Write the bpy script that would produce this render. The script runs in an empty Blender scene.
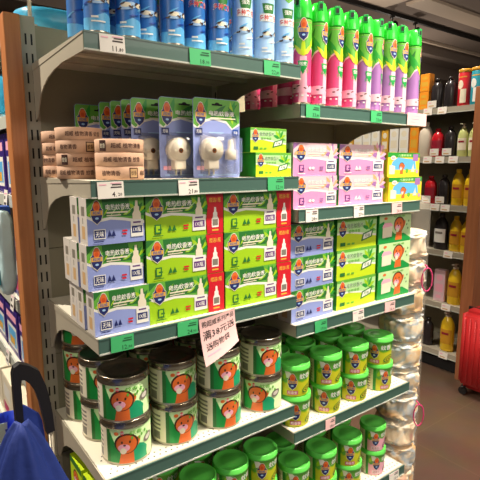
import bpy, bmesh, math, random
from mathutils import Vector, Matrix, noise
from mathutils.geometry import tessellate_polygon
random.seed(4)
sc = bpy.context.scene
COL = sc.collection
PI = math.pi

# ------------------------------------------------------------------ camera
cd = bpy.data.cameras.new('camera'); cam = bpy.data.objects.new('camera', cd); COL.objects.link(cam)
cd.sensor_width = 36; cd.lens = 477.03 / 480 * 36; cd.clip_start = .02
_yaw, _pitch, _roll = .6368, .1581, -.0007
_f = Vector((math.sin(_yaw)*math.cos(_pitch), math.cos(_yaw)*math.cos(_pitch), -math.sin(_pitch)))
_r = Vector((math.cos(_yaw), -math.sin(_yaw), 0)); _u = _r.cross(_f)
_r2 = _r*math.cos(_roll) + _u*math.sin(_roll); _u2 = _u*math.cos(_roll) - _r*math.sin(_roll)
cam.matrix_world = Matrix.Translation((-.3496, -1.4146, 1.5)) @ Matrix((_r2, _u2, -_f)).transposed().to_4x4()
sc.camera = cam

# ------------------------------------------------------------------ world, lamps, exposure
w = bpy.data.worlds.new('world'); sc.world = w; w.use_nodes = True
w.node_tree.nodes['Background'].inputs[0].default_value = (1, .88, .74, 1)
w.node_tree.nodes['Background'].inputs[1].default_value = .24
sc.view_settings.view_transform = 'Standard'; sc.view_settings.look = 'None'
sc.view_settings.exposure = 0; sc.view_settings.gamma = 1; sc.view_settings.use_curve_mapping = False
def spot(name, loc, to, energy, angle=95, size=.05, blend=.6, col=(1, .9, .76)):
    l = bpy.data.lights.new(name, 'SPOT'); l.energy = energy; l.spot_size = math.radians(angle); l.spot_blend = blend
    l.shadow_soft_size = size; l.color = col
    o = bpy.data.objects.new(name, l); COL.objects.link(o); o.location = loc
    o.rotation_euler = (Vector(to) - Vector(loc)).to_track_quat('-Z', 'Y').to_euler(); return o
spot('aisle_and_fill_light', (.85, -1.15, 3.65), (.68, -.38, 1), 270, 46)
spot('aisle_and_fill_light', (1.25, -1.15, 3.65), (1.04, -.38, 1), 370, 56)
spot('aisle_and_fill_light', (1.7, -1.15, 3.65), (1.3, -.38, 1), 250, 50)
spot('aisle_and_fill_light', (1.5, -2.2, 3.65), (1.05, -.3, 1.1), 70, 40, .12)  # weak unseen fill spot, added to lighten the stock fronts
spot('aisle_and_fill_light', (-1.2, 1.2, 3.65), (-.05, .45, .9), 620, 70)  # unseen spot added and aimed to brighten the side-run packs
spot('aisle_and_fill_light', (2.0, .9, 3.65), (2.88, .8, 1.2), 290, 70)
spot('aisle_and_fill_light', (2.3, -.8, 3.65), (2.6, -.1, 0), 30, 60)
_l = bpy.data.lights.new('left_fill', 'AREA'); _l.size = 1.2; _l.energy = 28; _l.color = (1, .9, .78)  # unseen soft fill, added to lighten left-facing brackets and post
_o = bpy.data.objects.new('left_fill', _l); COL.objects.link(_o); _o.location = (-2.6, -1.2, 2.9)
_o.rotation_euler = (Vector((.1, -.1, 1.1)) - _o.location).to_track_quat('-Z', 'Y').to_euler()
_l = bpy.data.lights.new('aisle_fill', 'AREA'); _l.shape = 'RECTANGLE'; _l.size = 3.0; _l.size_y = .8; _l.energy = 70; _l.color = (1, .9, .78)  # broad low fill behind the camera, added to flatten the contrast
_o = bpy.data.objects.new('aisle_fill', _l); COL.objects.link(_o); _o.location = (2.2, -4.6, 3.2)
_o.rotation_euler = (Vector((1.0, -.3, 1.1)) - _o.location).to_track_quat('-Z', 'Y').to_euler()
for _p in ((7.5, 4.2, 2.6), (4.6, 2.6, 2.9)):
    _l = bpy.data.lights.new('far_fill', 'POINT'); _l.energy = 50; _l.color = (1, .86, .72); _l.shadow_soft_size = .1  # unseen point fill, added to lift the dark ceiling and far end
    _o = bpy.data.objects.new('far_fill', _l); COL.objects.link(_o); _o.location = _p

# ------------------------------------------------------------------ materials
def lin(c):
    return tuple(((v/255)/12.92 if v/255 <= .04045 else ((v/255+.055)/1.055)**2.4) for v in c) + (1,)
MATS = {}
def mat(name, rgb, rough=.5, metal=0, spec=.5, var=0, scale=30, trans=0, alpha=1, emit=None, coat=0, bump=0):
    if name in MATS: return MATS[name]
    m = bpy.data.materials.new(name); m.use_nodes = True; nt = m.node_tree; b = nt.nodes['Principled BSDF']
    c = lin(rgb)
    b.inputs['Base Color'].default_value = c; b.inputs['Roughness'].default_value = rough
    b.inputs['Metallic'].default_value = metal; b.inputs['Specular IOR Level'].default_value = spec
    b.inputs['Transmission Weight'].default_value = trans; b.inputs['Alpha'].default_value = alpha
    b.inputs['Coat Weight'].default_value = coat
    if emit:
        b.inputs['Emission Color'].default_value = c; b.inputs['Emission Strength'].default_value = emit
    if var or bump:
        tc = nt.nodes.new('ShaderNodeTexCoord'); n = nt.nodes.new('ShaderNodeTexNoise'); n.inputs['Scale'].default_value = scale
        n.inputs['Detail'].default_value = 4
        nt.links.new(tc.outputs['Object'], n.inputs['Vector'])
        if var:
            mx = nt.nodes.new('ShaderNodeMix'); mx.data_type = 'RGBA'
            mx.inputs['A'].default_value = tuple(v*(1-var) for v in c[:3]) + (1,)
            mx.inputs['B'].default_value = tuple(min(1, v*(1+var)) for v in c[:3]) + (1,)
            nt.links.new(n.outputs['Fac'], mx.inputs['Factor']); nt.links.new(mx.outputs['Result'], b.inputs['Base Color'])
        if bump:
            bp = nt.nodes.new('ShaderNodeBump'); bp.inputs['Strength'].default_value = bump; bp.inputs['Distance'].default_value = .01
            nt.links.new(n.outputs['Fac'], bp.inputs['Height']); nt.links.new(bp.outputs['Normal'], b.inputs['Normal'])
    MATS[name] = m; return m
def P(name, rgb, rough=.4, **k): mat(name, rgb, rough, **k)     # printed / plastic colours
for nm, c in dict(white=(238,236,228), cream=(236,226,200), navy=(34,44,104), black=(22,20,20), red=(206,30,44), gold=(224,172,62),
                  orange=(222,108,46), deep_orange=(205,80,28), brown=(70,40,26), periwinkle=(146,160,218), lime=(160,204,30),
                  leaf=(100,174,62), dark_leaf=(44,116,50), grass=(40,150,50), pale_green=(196,226,166), mint=(176,222,150),
                  pink=(226,146,192), pale_pink=(228,194,202), lilac=(158,110,170), magenta=(204,64,116), sky=(96,176,226),
                  yellow=(244,206,50), olive_yellow=(206,206,40), bottle_grey=(214,206,196), lime_yellow=(196,222,36), violet=(96,50,120),
                  can_blue=(42,108,182), pale_blue=(164,200,236), deep_blue=(24,72,160), light_pink=(244,176,196), teal=(40,150,170),
                  emerald=(24,150,66), grey_print=(130,124,112), tube_orange=(240,150,40), wine=(150,30,50), tan=(206,168,120), jade=(30,160,110)).items():
    P(nm, c, .38, spec=.45)
mat('cap_green', (42, 200, 52), .28, coat=.3)
mat('lid_green', (96, 208, 84), .35)
mat('shelf_metal', (168, 160, 142), .45, var=.06, scale=12)
mat('shelf_deck', (226, 220, 202), .4, var=.04, scale=10)
mat('panel_metal', (140, 134, 112), .55, var=.08, scale=5)
mat('rail_green', (66, 98, 88), .42, coat=.1, var=.08, scale=14)
mat('rail_edge', (188, 190, 178), .4)
mat('slot_black', (14, 12, 11), .8)
mat('tin_metal', (190, 180, 160), .28, metal=.85, var=.1, scale=25)
mat('tin_lid', (150, 142, 124), .25, metal=.9, var=.12, scale=20)
mat('paper_beige', (206, 164, 134), .7, var=.08, scale=40)
mat('paper_ink', (66, 30, 20), .7)
mat('tag_white', (236, 230, 220), .5)
mat('tag_green', (66, 178, 108), .5)
mat('tag_pink', (240, 196, 192), .6, var=.03)
mat('ink', (60, 50, 48), .7)
mat('ink_green', (20, 84, 50), .7)
mat('plastic_white', (224, 212, 192), .35)
mat('plastic_dark', (24, 22, 22), .42, bump=.05, scale=120)
mat('suitcase_red', (196, 40, 42), .5, coat=.05, var=.08, scale=12)
mat('fabric_blue', (26, 50, 128), .7, var=.12, scale=60, bump=.15)
mat('clear_plastic', (255, 255, 255), .08, trans=1, alpha=.28)
mat('bag_film', (236, 228, 212), .35, alpha=.13, spec=.3, bump=.15, scale=14)
mat('amber_glass', (120, 70, 30), .1)
mat('spot_black', (16, 15, 15), .5)
mat('lamp_glow', (255, 232, 196), .5, emit=8)
mat('bottle_dark', (44, 40, 42), .25)
mat('bottle_red', (196, 28, 40), .25)
mat('bottle_yellow', (240, 200, 40), .3)
mat('bottle_palegreen', (198, 204, 130), .3)
mat('pack_purple', (58, 40, 120), .3, var=.25, scale=20)
mat('pack_teal', (54, 150, 186), .3, var=.3, scale=18, bump=.3)
mat('pack_aqua', (206, 238, 240), .25, var=.15, scale=22, bump=.4)
mat('basket_blue', (24, 58, 190), .35)

def wood_mat(name, c1, c2, axis=2):
    m = bpy.data.materials.new(name); m.use_nodes = True; nt = m.node_tree; b = nt.nodes['Principled BSDF']
    tc = nt.nodes.new('ShaderNodeTexCoord'); mp = nt.nodes.new('ShaderNodeMapping')
    s = [28, 28, 28]; s[axis] = 1.6; mp.inputs['Scale'].default_value = s
    n = nt.nodes.new('ShaderNodeTexNoise'); n.inputs['Scale'].default_value = 2.2; n.inputs['Detail'].default_value = 6
    r = nt.nodes.new('ShaderNodeValToRGB'); r.color_ramp.elements[0].color = lin(c1); r.color_ramp.elements[1].color = lin(c2)
    r.color_ramp.elements[0].position = .3; r.color_ramp.elements[1].position = .7
    nt.links.new(tc.outputs['Object'], mp.inputs[0]); nt.links.new(mp.outputs[0], n.inputs['Vector'])
    nt.links.new(n.outputs['Fac'], r.inputs[0]); nt.links.new(r.outputs[0], b.inputs['Base Color'])
    b.inputs['Roughness'].default_value = .42; MATS[name] = m
wood_mat('wood_orange', (172, 104, 58), (200, 132, 80)); wood_mat('wood_brown', (150, 92, 58), (172, 110, 72))

def floor_mat():
    m = bpy.data.materials.new('floor_tile'); m.use_nodes = True; nt = m.node_tree; b = nt.nodes['Principled BSDF']; L = nt.links
    tc = nt.nodes.new('ShaderNodeTexCoord'); mp = nt.nodes.new('ShaderNodeMapping'); mp.inputs['Location'].default_value = (-.04, .012, 0)
    br = nt.nodes.new('ShaderNodeTexBrick'); br.offset = 0; br.inputs['Scale'].default_value = 1
    br.inputs['Brick Width'].default_value = .6; br.inputs['Row Height'].default_value = .6
    br.inputs['Mortar Size'].default_value = .0028; br.inputs['Mortar Smooth'].default_value = .2
    br.inputs['Color1'].default_value = lin((86, 67, 53)); br.inputs['Color2'].default_value = lin((81, 63, 50)); br.inputs['Mortar'].default_value = lin((98, 78, 63))
    n = nt.nodes.new('ShaderNodeTexNoise'); n.inputs['Scale'].default_value = 6; n.inputs['Detail'].default_value = 6
    mx = nt.nodes.new('ShaderNodeMix'); mx.data_type = 'RGBA'; mx.blend_type = 'OVERLAY'; mx.inputs['Factor'].default_value = .35
    L.new(tc.outputs['Object'], mp.inputs[0]); L.new(mp.outputs[0], br.inputs['Vector']); L.new(tc.outputs['Object'], n.inputs['Vector'])
    L.new(br.outputs['Color'], mx.inputs['A']); L.new(n.outputs['Color'], mx.inputs['B']); L.new(mx.outputs['Result'], b.inputs['Base Color'])
    b.inputs['Roughness'].default_value = .38; MATS['floor_tile'] = m
floor_mat()
def stuffing_mat():
    m = bpy.data.materials.new('bag_contents'); m.use_nodes = True; nt = m.node_tree; b = nt.nodes['Principled BSDF']; L = nt.links
    tc = nt.nodes.new('ShaderNodeTexCoord'); oi = nt.nodes.new('ShaderNodeObjectInfo'); ad = nt.nodes.new('ShaderNodeVectorMath')
    n = nt.nodes.new('ShaderNodeTexNoise'); n.inputs['Scale'].default_value = 9; n.inputs['Detail'].default_value = 4; n.inputs['Distortion'].default_value = .5
    r = nt.nodes.new('ShaderNodeValToRGB'); e = r.color_ramp.elements
    e[0].position = .26; e[0].color = lin((214, 136, 126)); e[1].position = .74; e[1].color = lin((230, 178, 166))
    for p, c in ((.36, (226, 196, 160)), (.45, (236, 218, 190)), (.52, (172, 190, 204)), (.57, (230, 208, 176)), (.66, (226, 178, 112))):
        q = e.new(p); q.color = lin(c)
    L.new(tc.outputs['Object'], ad.inputs[0]); L.new(oi.outputs['Location'], ad.inputs[1]); L.new(ad.outputs[0], n.inputs['Vector'])
    L.new(n.outputs['Fac'], r.inputs[0]); L.new(r.outputs[0], b.inputs['Base Color']); b.inputs['Roughness'].default_value = .6
    MATS['bag_contents'] = m
stuffing_mat()

# ------------------------------------------------------------------ mesh helpers
class MB:
    def __init__(s): s.v = []; s.f = []; s.m = []; s.names = []; s.sm = []
    def mi(s, m):
        if m not in s.names: s.names.append(m)
        return s.names.index(m)
    def face(s, pts, m, smooth=False):
        b = len(s.v); s.v += [tuple(p) for p in pts]; s.f.append(tuple(range(b, b+len(pts)))); s.m.append(s.mi(m)); s.sm.append(smooth)
    def box(s, x0, x1, y0, y1, z0, z1, m, mats=None, bev=0):
        """mats: dict of faces l r f k t b"""
        if bev:
            bm = bmesh.new(); bmesh.ops.create_cube(bm, size=1)
            for v in bm.verts: v.co = Vector(((x0+x1)/2+v.co.x*(x1-x0), (y0+y1)/2+v.co.y*(y1-y0), (z0+z1)/2+v.co.z*(z1-z0)))
            bmesh.ops.bevel(bm, geom=bm.edges[:], offset=bev, segments=2, affect='EDGES', profile=.6)
            s.bm(bm, m); return
        mats = mats or {}
        A = [(x0,y0,z0),(x1,y0,z0),(x1,y1,z0),(x0,y1,z0),(x0,y0,z1),(x1,y0,z1),(x1,y1,z1),(x0,y1,z1)]
        for k, q in dict(f=(0,1,5,4), r=(1,2,6,5), k=(2,3,7,6), l=(3,0,4,7), t=(4,5,6,7), b=(3,2,1,0)).items():
            s.face([A[i] for i in q], mats.get(k, m))
    def bm(s, bm, m, smooth=False):
        b = len(s.v); bm.verts.index_update(); s.v += [tuple(v.co) for v in bm.verts]
        for f in bm.faces:
            s.f.append(tuple(b+v.index for v in f.verts)); s.m.append(s.mi(m)); s.sm.append(smooth)
        bm.free()
    def lathe(s, prof, m, n=32, cx=0, cy=0, smooth=True, mats=None, sx=1, sy=1):
        b = len(s.v)
        for r, z in prof:
            for i in range(n):
                a = 2*PI*i/n; s.v.append((cx+r*sx*math.sin(a), cy-r*sy*math.cos(a), z))
        for k in range(len(prof)-1):
            mm = s.mi(mats[k] if mats else m)
            for i in range(n):
                j = (i+1) % n
                s.f.append((b+k*n+i, b+k*n+j, b+(k+1)*n+j, b+(k+1)*n+i)); s.m.append(mm); s.sm.append(smooth)
        for k, rev in ((0, True), (len(prof)-1, False)):
            if prof[k][0] > 1e-5:
                ids = [b+k*n+i for i in range(n)]
                s.f.append(tuple(reversed(ids)) if rev else tuple(ids)); s.m.append(s.mi((mats[min(k, len(mats)-1)] if mats else m))); s.sm.append(False)
    def tube(s, pts, r, m, n=10, closed=False):
        pts = [Vector(p) for p in pts]; b = len(s.v); N = len(pts)
        for i, p in enumerate(pts):
            t = (pts[(i+1) % N] - pts[i-1]) if closed else (pts[min(i+1, N-1)] - pts[max(i-1, 0)])
            t.normalize(); a = t.orthogonal().normalized() if abs(t.z) > .95 else t.cross(Vector((0,0,1))).normalized(); c = t.cross(a)
            for k in range(n):
                q = p + (a*math.cos(2*PI*k/n) + c*math.sin(2*PI*k/n))*r; s.v.append(tuple(q))
        for i in range(N if closed else N-1):
            for k in range(n):
                i2 = (i+1) % N
                s.f.append((b+i*n+k, b+i*n+(k+1)%n, b+i2*n+(k+1)%n, b+i2*n+k)); s.m.append(s.mi(m)); s.sm.append(True)
        if not closed:
            s.f.append(tuple(b+k for k in reversed(range(n)))); s.f.append(tuple(b+(N-1)*n+k for k in range(n)))
            s.m += [s.mi(m)]*2; s.sm += [False]*2
    def prism(s, poly, fn, d0, d1, m):
        """extrude a 2D outline; fn(u,v,d)->xyz"""
        A = [fn(u, v, d0) for u, v in poly]; B = [fn(u, v, d1) for u, v in poly]; n = len(poly)
        tris = tessellate_polygon([[Vector((u, v, 0)) for u, v in poly]])
        for t in tris:
            s.face([A[i] for i in t], m); s.face([B[i] for i in reversed(t)], m)
        for i in range(n):
            j = (i+1) % n; s.face([A[i], A[j], B[j], B[i]], m)
    def build(s, name, parent=None, loc=None):
        me = bpy.data.meshes.new(name); me.from_pydata(s.v, [], s.f)
        for nm in s.names: me.materials.append(MATS[nm])
        me.polygons.foreach_set('material_index', s.m); me.polygons.foreach_set('use_smooth', s.sm); me.update()
        o = bpy.data.objects.new(name, me); COL.objects.link(o)
        if parent: o.parent = parent
        if loc: o.location = loc
        return o
# ---- printed artwork: flat polygons and lettering wrapped on a surface by fn(u,v,layer)
_tc = {}
def glyphs(txt, bold=0):
    k = (txt, bold)
    if k not in _tc:
        c = bpy.data.curves.new('lettering', 'FONT'); c.body = txt; c.resolution_u = 1; c.offset = bold
        o = bpy.data.objects.new('lettering', c); COL.objects.link(o)
        me = o.evaluated_get(bpy.context.evaluated_depsgraph_get()).to_mesh()
        vs = [(v.co.x, v.co.y) for v in me.vertices]; fs = [tuple(p.vertices) for p in me.polygons]
        o.to_mesh_clear() if hasattr(o, 'to_mesh_clear') else None
        bpy.data.objects.remove(o); bpy.data.curves.remove(c)
        xs = [v[0] for v in vs] or [0]; ys = [v[1] for v in vs] or [0]
        _tc[k] = (vs, fs, min(xs), max(xs), min(ys), max(ys))
    return _tc[k]
class Art:
    def __init__(s, mb, fn, maxlen=9): s.mb = mb; s.fn = fn; s.L = maxlen; s.l = 1
    def tri(s, a, b, c, m, l):
        e = [(b[0]-a[0])**2+(b[1]-a[1])**2, (c[0]-b[0])**2+(c[1]-b[1])**2, (a[0]-c[0])**2+(a[1]-c[1])**2]; k = e.index(max(e))
        dx = max(a[0], b[0], c[0]) - min(a[0], b[0], c[0])
        if dx > s.L:
            p, q, r = (a, b, c) if k == 0 else (b, c, a) if k == 1 else (c, a, b)
            h = ((p[0]+q[0])/2, (p[1]+q[1])/2); s.tri(p, h, r, m, l); s.tri(h, q, r, m, l); return
        s.mb.face([s.fn(*a, l), s.fn(*b, l), s.fn(*c, l)], m)
    def poly(s, pts, m, l=None):
        if l is None: s.l += 1; l = s.l
        for t in tessellate_polygon([[Vector((u, v, 0)) for u, v in pts]]): s.tri(pts[t[0]], pts[t[1]], pts[t[2]], m, l)
    def rect(s, u0, u1, v0, v1, m): s.poly([(u0,v0),(u1,v0),(u1,v1),(u0,v1)], m)
    def ell(s, u, v, a, b, m, n=18, rot=0, a0=0, a1=2*PI):
        c, d = math.cos(rot), math.sin(rot); P_ = []
        full = a1-a0 > 6.2
        for i in range(n if full else n+1):
            t = a0+(a1-a0)*i/n; x, y = a*math.cos(t), b*math.sin(t); P_.append((u+x*c-y*d, v+x*d+y*c))
        s.poly(P_, m)
    def text(s, txt, u, v, h, m, width=None, bold=.01, center=True, skew=0):
        vs, fs, x0, x1, y0, y1 = glyphs(txt, bold)
        k = h/(y1-y0); kx = (width/(x1-x0)) if width else k
        s.l += 1; ox = -(x0+x1)/2 if center else -x0
        P_ = [(u+(x+ox)*kx+skew*(y-y0)*k, v+(y-(y0+y1)/2)*k) for x, y in vs]
        for f in fs:
            for i in range(1, len(f)-1): s.tri(P_[f[0]], P_[f[i]], P_[f[i+1]], m, s.l)
    def shield(s, u, v, w_, h_):
        """emblem: orange round top, navy shield with a gold word"""
        def sh(k):
            a, b = w_/2*k, h_/2*k
            return [(u-a, v+.22*b), (u-.78*a, v+.3*b), (u-.6*a, v+.62*b), (u-.3*a, v+.93*b), (u, v+b), (u+.3*a, v+.93*b), (u+.6*a, v+.62*b), (u+.78*a, v+.3*b), (u+a, v+.22*b),
                    (u+.98*a, v-.2*b), (u+.7*a, v-.66*b), (u, v-b), (u-.7*a, v-.66*b), (u-.98*a, v-.2*b)]
        s.poly(sh(1.07), 'cream'); a, b = w_/2, h_/2
        s.poly([p for p in sh(1)], 'navy')
        s.ell(u, v+.5*b, .56*a, .45*b, 'orange'); s.ell(u, v+.42*b, .34*a, .2*b, 'deep_orange')
        s.rect(u-.93*a, u+.93*a, v-.22*b, v+.16*b, 'gold'); s.text('超威', u, v-.03*b, .3*b, 'deep_blue', width=1.4*a)
        s.ell(u, v-.5*b, .3*a, .1*b, 'pale_blue', 10)
    def leaf(s, u, v, L_, w_, rot, m):
        c, d = math.cos(rot), math.sin(rot); q = [(0,0), (L_*.3, w_/2), (L_*.7, w_*.36), (L_, 0), (L_*.7, -w_*.36), (L_*.3, -w_/2)]
        s.poly([(u+x*c-y*d, v+x*d+y*c) for x, y in q], m)
    def bottle(s, u, v, h, m='bottle_grey'):
        """silhouette of the refill bottle with base (u,v) centre-bottom"""
        a = h*.2
        s.poly([(u-a, v), (u+a, v), (u+a, v+.42*h), (u+.62*a, v+.55*h), (u+.62*a, v+.72*h), (u+.36*a, v+.76*h), (u+.26*a, v+h), (u-.26*a, v+h), (u-.36*a, v+.76*h),
                (u-.62*a, v+.72*h), (u-.62*a, v+.55*h), (u-a, v+.42*h)], m)
    def lion(s, u, v, k):
        """a plain generic drawing of a lion cub, k = overall height"""
        s.poly([(u-.24*k, v-.5*k), (u+.22*k, v-.5*k), (u+.2*k, v-.1*k), (u-.16*k, v-.1*k)], 'orange')
        s.ell(u+.33*k, v+.16*k, .09*k, .16*k, 'orange', 10, -.4)
        s.ell(u, v+.15*k, .36*k, .33*k, 'brown', 20); s.ell(u, v+.13*k, .31*k, .29*k, 'orange', 20)
        s.ell(u-.08*k, v+.02*k, .18*k, .12*k, 'light_pink', 12); s.ell(u-.1*k, v-.08*k, .1*k, .1*k, 'cream', 10)
        s.ell(u-.13*k, v+.2*k, .03*k, .045*k, 'brown', 8); s.ell(u+.1*k, v+.2*k, .03*k, .045*k, 'brown', 8)
        s.ell(u-.06*k, v+.1*k, .045*k, .03*k, 'brown', 8)
def cylmap(r, eps=.00005, cx=0, cy=0): return lambda u, v, l: (cx+(r+.00015+eps*l)*math.sin(u/r), cy-(r+.00015+eps*l)*math.cos(u/r), v)
def facemap(x0, y, z0, eps=.00004): return lambda u, v, l: (x0+u, y-eps*l, z0+v)
def sidemap(x, y1, z0, eps=.00004): return lambda u, v, l: (x-eps*l, y1-u, z0+v)

# ------------------------------------------------------------------ scene-graph helpers
def tag(o, label=None, cat=None, group=None, kind=None):
    if label: o['label'] = label
    if cat: o['category'] = cat
    if group: o['group'] = group
    if kind: o['kind'] = kind
    return o
def empty(name, loc=(0,0,0), rz=0):
    o = bpy.data.objects.new(name, None); COL.objects.link(o); o.location = loc; o.rotation_euler = (0, 0, rz); o.empty_display_size = .05; return o
def copy_tree(o, parent=None):
    c = o.copy(); COL.objects.link(c)
    if parent: c.parent = parent
    for ch in list(o.children): copy_tree(ch, c)
    return c
_used = set()
def place(proto, loc, rz, label, cat=None, group=None, scale=None):
    if proto.name not in _used: o = proto; _used.add(proto.name)
    else: o = copy_tree(proto)
    o.location = loc; o.rotation_euler = (0, 0, rz)
    if scale: o.scale = scale
    return tag(o, label, cat, group)

# ================================================================== THE ROOM
CH = 3.8
m = MB(); m.box(-4, 13, -3.2, 7.5, -.1, 0, 'floor_tile'); tag(m.build('floor'), kind='structure')
mat('ceiling_paint', (140, 126, 116), .9, var=.1, scale=1.5); mat('wall_paint', (120, 104, 92), .9, var=.06, scale=2); mat('duct_grey', (214, 196, 176), .7)
m = MB(); m.box(-4, 13, -3.2, 7.5, CH, CH+.1, 'ceiling_paint'); tag(m.build('ceiling'), kind='structure')
m = MB(); m.box(13, 13.1, -3.2, 7.5, 0, CH, 'wall_paint'); tag(m.build('wall_right'), kind='structure')
m = MB(); m.box(-4, 13, 7.5, 7.6, 0, CH, 'wall_paint'); tag(m.build('wall_back'), kind='structure')
m = MB(); m.box(-4.1, -4, -3.2, 7.5, 0, CH, 'wall_paint'); tag(m.build('wall_left'), kind='structure')
m = MB(); m.box(1, 13, 4.25, 4.42, CH-.18, CH, 'ceiling_paint'); tag(m.build('ceiling_beam'), kind='structure')
m = MB(); m.box(1, 13, 5.35, 5.75, CH-.28, CH, 'ceiling_paint'); tag(m.build('ceiling_beam'), kind='structure')
m = MB(); m.box(4.7, 5.75, 2.9, 3.28, CH-.05, CH, 'duct_grey'); tag(m.build('ceiling_panel'), 'pale flat ceiling panel above the green-capped cans, left one', 'ceiling panel')
m = MB(); m.box(5.95, 8.2, 2.72, 3.06, CH-.04, CH, 'duct_grey'); tag(m.build('ceiling_panel'), 'long pale ceiling panel at the top right, beside the track', 'ceiling panel')
m = MB(); m.box(4.3, 12, 4.05, 4.1, CH-.06, CH, 'duct_grey', bev=.01); tag(m.build('ceiling_pipe'), 'pale grey pipe running along the dark ceiling', 'pipe')

# lighting track with spotlights
m = MB(); m.box(1.5, 12.5, 3.41, 3.46, CH-.06, CH-.001, 'spot_black'); tag(m.build('lighting_track'), 'black lighting track running along the dark ceiling', 'lighting track')
def spotlight(loc, label, lit=False, tilt=.4, rz=0):
    t = empty('track_spotlight', loc, rz); tag(t, label, 'spotlight', 'spotlights on the ceiling')
    a = MB(); a.box(-.05, .05, -.02, .02, -.03, 0, 'spot_black'); a.tube([(0,0,-.03),(0,0,-.09)], .009, 'spot_black'); a.build('mounting_arm', t)
    h = MB(); h.lathe([(.03,.09),(.045,.08),(.05,-.06),(.044,-.06),(.04,-.04)], 'spot_black', 20); ho = h.build('lamp_housing', t, (0,0,-.15)); ho.rotation_euler = (tilt, 0, 0)
    g = MB(); g.lathe([(.042,-.045),(.02,-.052),(0,-.054)], 'lamp_glow' if lit else 'tin_metal', 20); g.build('lamp_lens', ho)
spotlight((6.15, 3.435, CH-.06), 'dark unlit spotlight on ceiling track, nearest above the cans', tilt=.9, rz=1)
spotlight((6.75, 3.435, CH-.06), 'dark unlit spotlight on ceiling track, second from the left', tilt=.9, rz=1)
spotlight((10.35, 5.6, CH-.28), 'glowing spotlight hanging beneath the far ceiling beam', True, tilt=0)

# ================================================================== MAIN GONDOLA
D = .41; LIP = .0375
ZL = [1.7665, 1.4645, 1.1133, .7662, .4200]; ZR = [1.6662, 1.3687, 1.0197, .6711, .3220]
go = empty('gondola_frame', (.6, 0, 0)); tag(go, 'grey slotted metal gondola frame with a wooden end post', 'shelving frame')
def child(mb, nm, par): # build in world coords under an empty without rotation
    o = mb.build(nm, par); o.location = -par.location; return o
m = MB(); m.box(-.066, -.0245, -.006, .055, .0, 1.889, 'wood_orange', bev=.004); child(m, 'end_post', go)
def upright(x0, x1, top):
    u = MB(); u.box(x0, x1, 0, .05, 0, top, 'shelf_metal')
    z = top - .045
    while z > .05:
        for k in (.32, .72):
            xx = x0 + (x1-x0)*k; u.box(xx-.0022, xx+.0022, -.0006, .01, z-.028, z, 'slot_black')
        z -= .05
    return u
child(upright(-.0243, .0125, 1.888), 'upright', go); child(upright(.578, .622, 1.888), 'upright', go); child(upright(1.19, 1.228, 1.85), 'upright', go)
for x0, x1 in ((.0127, .578), (.622, 1.19)):
    m = MB(); z = 0
    for z1 in (.30, .62, .94, 1.26, 1.58, 1.868):
        m.box(x0, x1, .0005, .03, z+.0012, z1-.0012, 'panel_metal'); z = z1
    m.box(x0, x1, .006, .029, 0, 1.866, 'slot_black'); child(m, 'back_panel', go)
m = MB(); m.box(.0, 1.2, -.39, .05, .0, .10, 'shelf_metal'); child(m, 'base_plinth', go)

def shelf(x0, x1, z, label, rail='rail_green'):
    t = empty('display_shelf', ((x0+x1)/2, -.2, z)); tag(t, label, 'shelf', 'shelves of the main gondola')
    d = MB(); d.box(x0+.002, x1-.002, -D+.004, -.0012, -.004+z, z, 'shelf_deck')
    for yy in (-.36, -.27, -.165): d.box(x0+.004, x1-.004, yy-.012, yy+.012, z-.016, z-.004, 'shelf_metal')
    for r_, y in enumerate((-D+.018, -D+.034, -.33, -.314)):
        k = 0; x = x0+.02+.008*(r_ % 2)
        while x < x1-.015:
            a = [(x+.0026*math.cos(i*PI/4), y+.0026*math.sin(i*PI/4), z+.0003) for i in range(8)]; d.face(a, 'slot_black'); x += .0165
    child(d, 'deck', t)
    r = MB(); r.box(x0+.001, x1-.001, -D-.001, -D+.004, z-LIP, z+.0005, 'shelf_metal')
    r.box(x0, x1, -D-.004, -D-.001, z-LIP+.003, z-.002, rail)
    r.box(x0, x1, -D-.006, -D-.001, z-LIP, z-LIP+.0035, 'rail_edge'); r.box(x0, x1, -D-.005, -D-.001, z-.003, z+.0005, rail)
    r.box(x0+.004, x1-.004, -D+.004, -D+.016, z-LIP, z-LIP+.0025, 'shelf_metal')
    child(r, 'price_rail', t)
    for x in (x0, x1-.003):
        b = MB(); pr = [(.0016, .0), (D-.002, 0), (D-.002, -LIP), (.262, -LIP), (.20, -.043), (.14, -.054), (.095, -.07), (.06, -.093), (.038, -.122), (.026, -.14), (.0016, -.148)]
        b.prism(pr, lambda u, v, dd: (x+dd, -u, z+v), 0, .003, 'shelf_metal')
        b.prism([(.0016,.0),(D-.002,.0),(D-.002,-.004),(.0016,-.018)], lambda u, v, dd: (x+dd, -u, z+v), -.0015, 0, 'shelf_metal')
        child(b, 'bracket', t)
    return t
NM = ['top', 'second', 'third', 'fourth', 'bottom']
STOCKL = ['blue spray cans', 'paper coil boxes and blister packs', 'blue and green cartons', 'lion tins', 'dark tubs']
STOCKR = ['green-capped spray cans', 'pink and yellow cartons', 'blue, lime and lion cartons', 'green-lidded tubs', 'pink-labelled tubs']
for i in range(5):
    shelf(0, .5985, ZL[i], '%s shelf of the left bay, green price rail, holding %s' % (NM[i], STOCKL[i]))
    shelf(.6015, 1.2, ZR[i], '%s shelf of the right bay, green price rail, holding %s' % (NM[i], STOCKR[i]))

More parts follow.
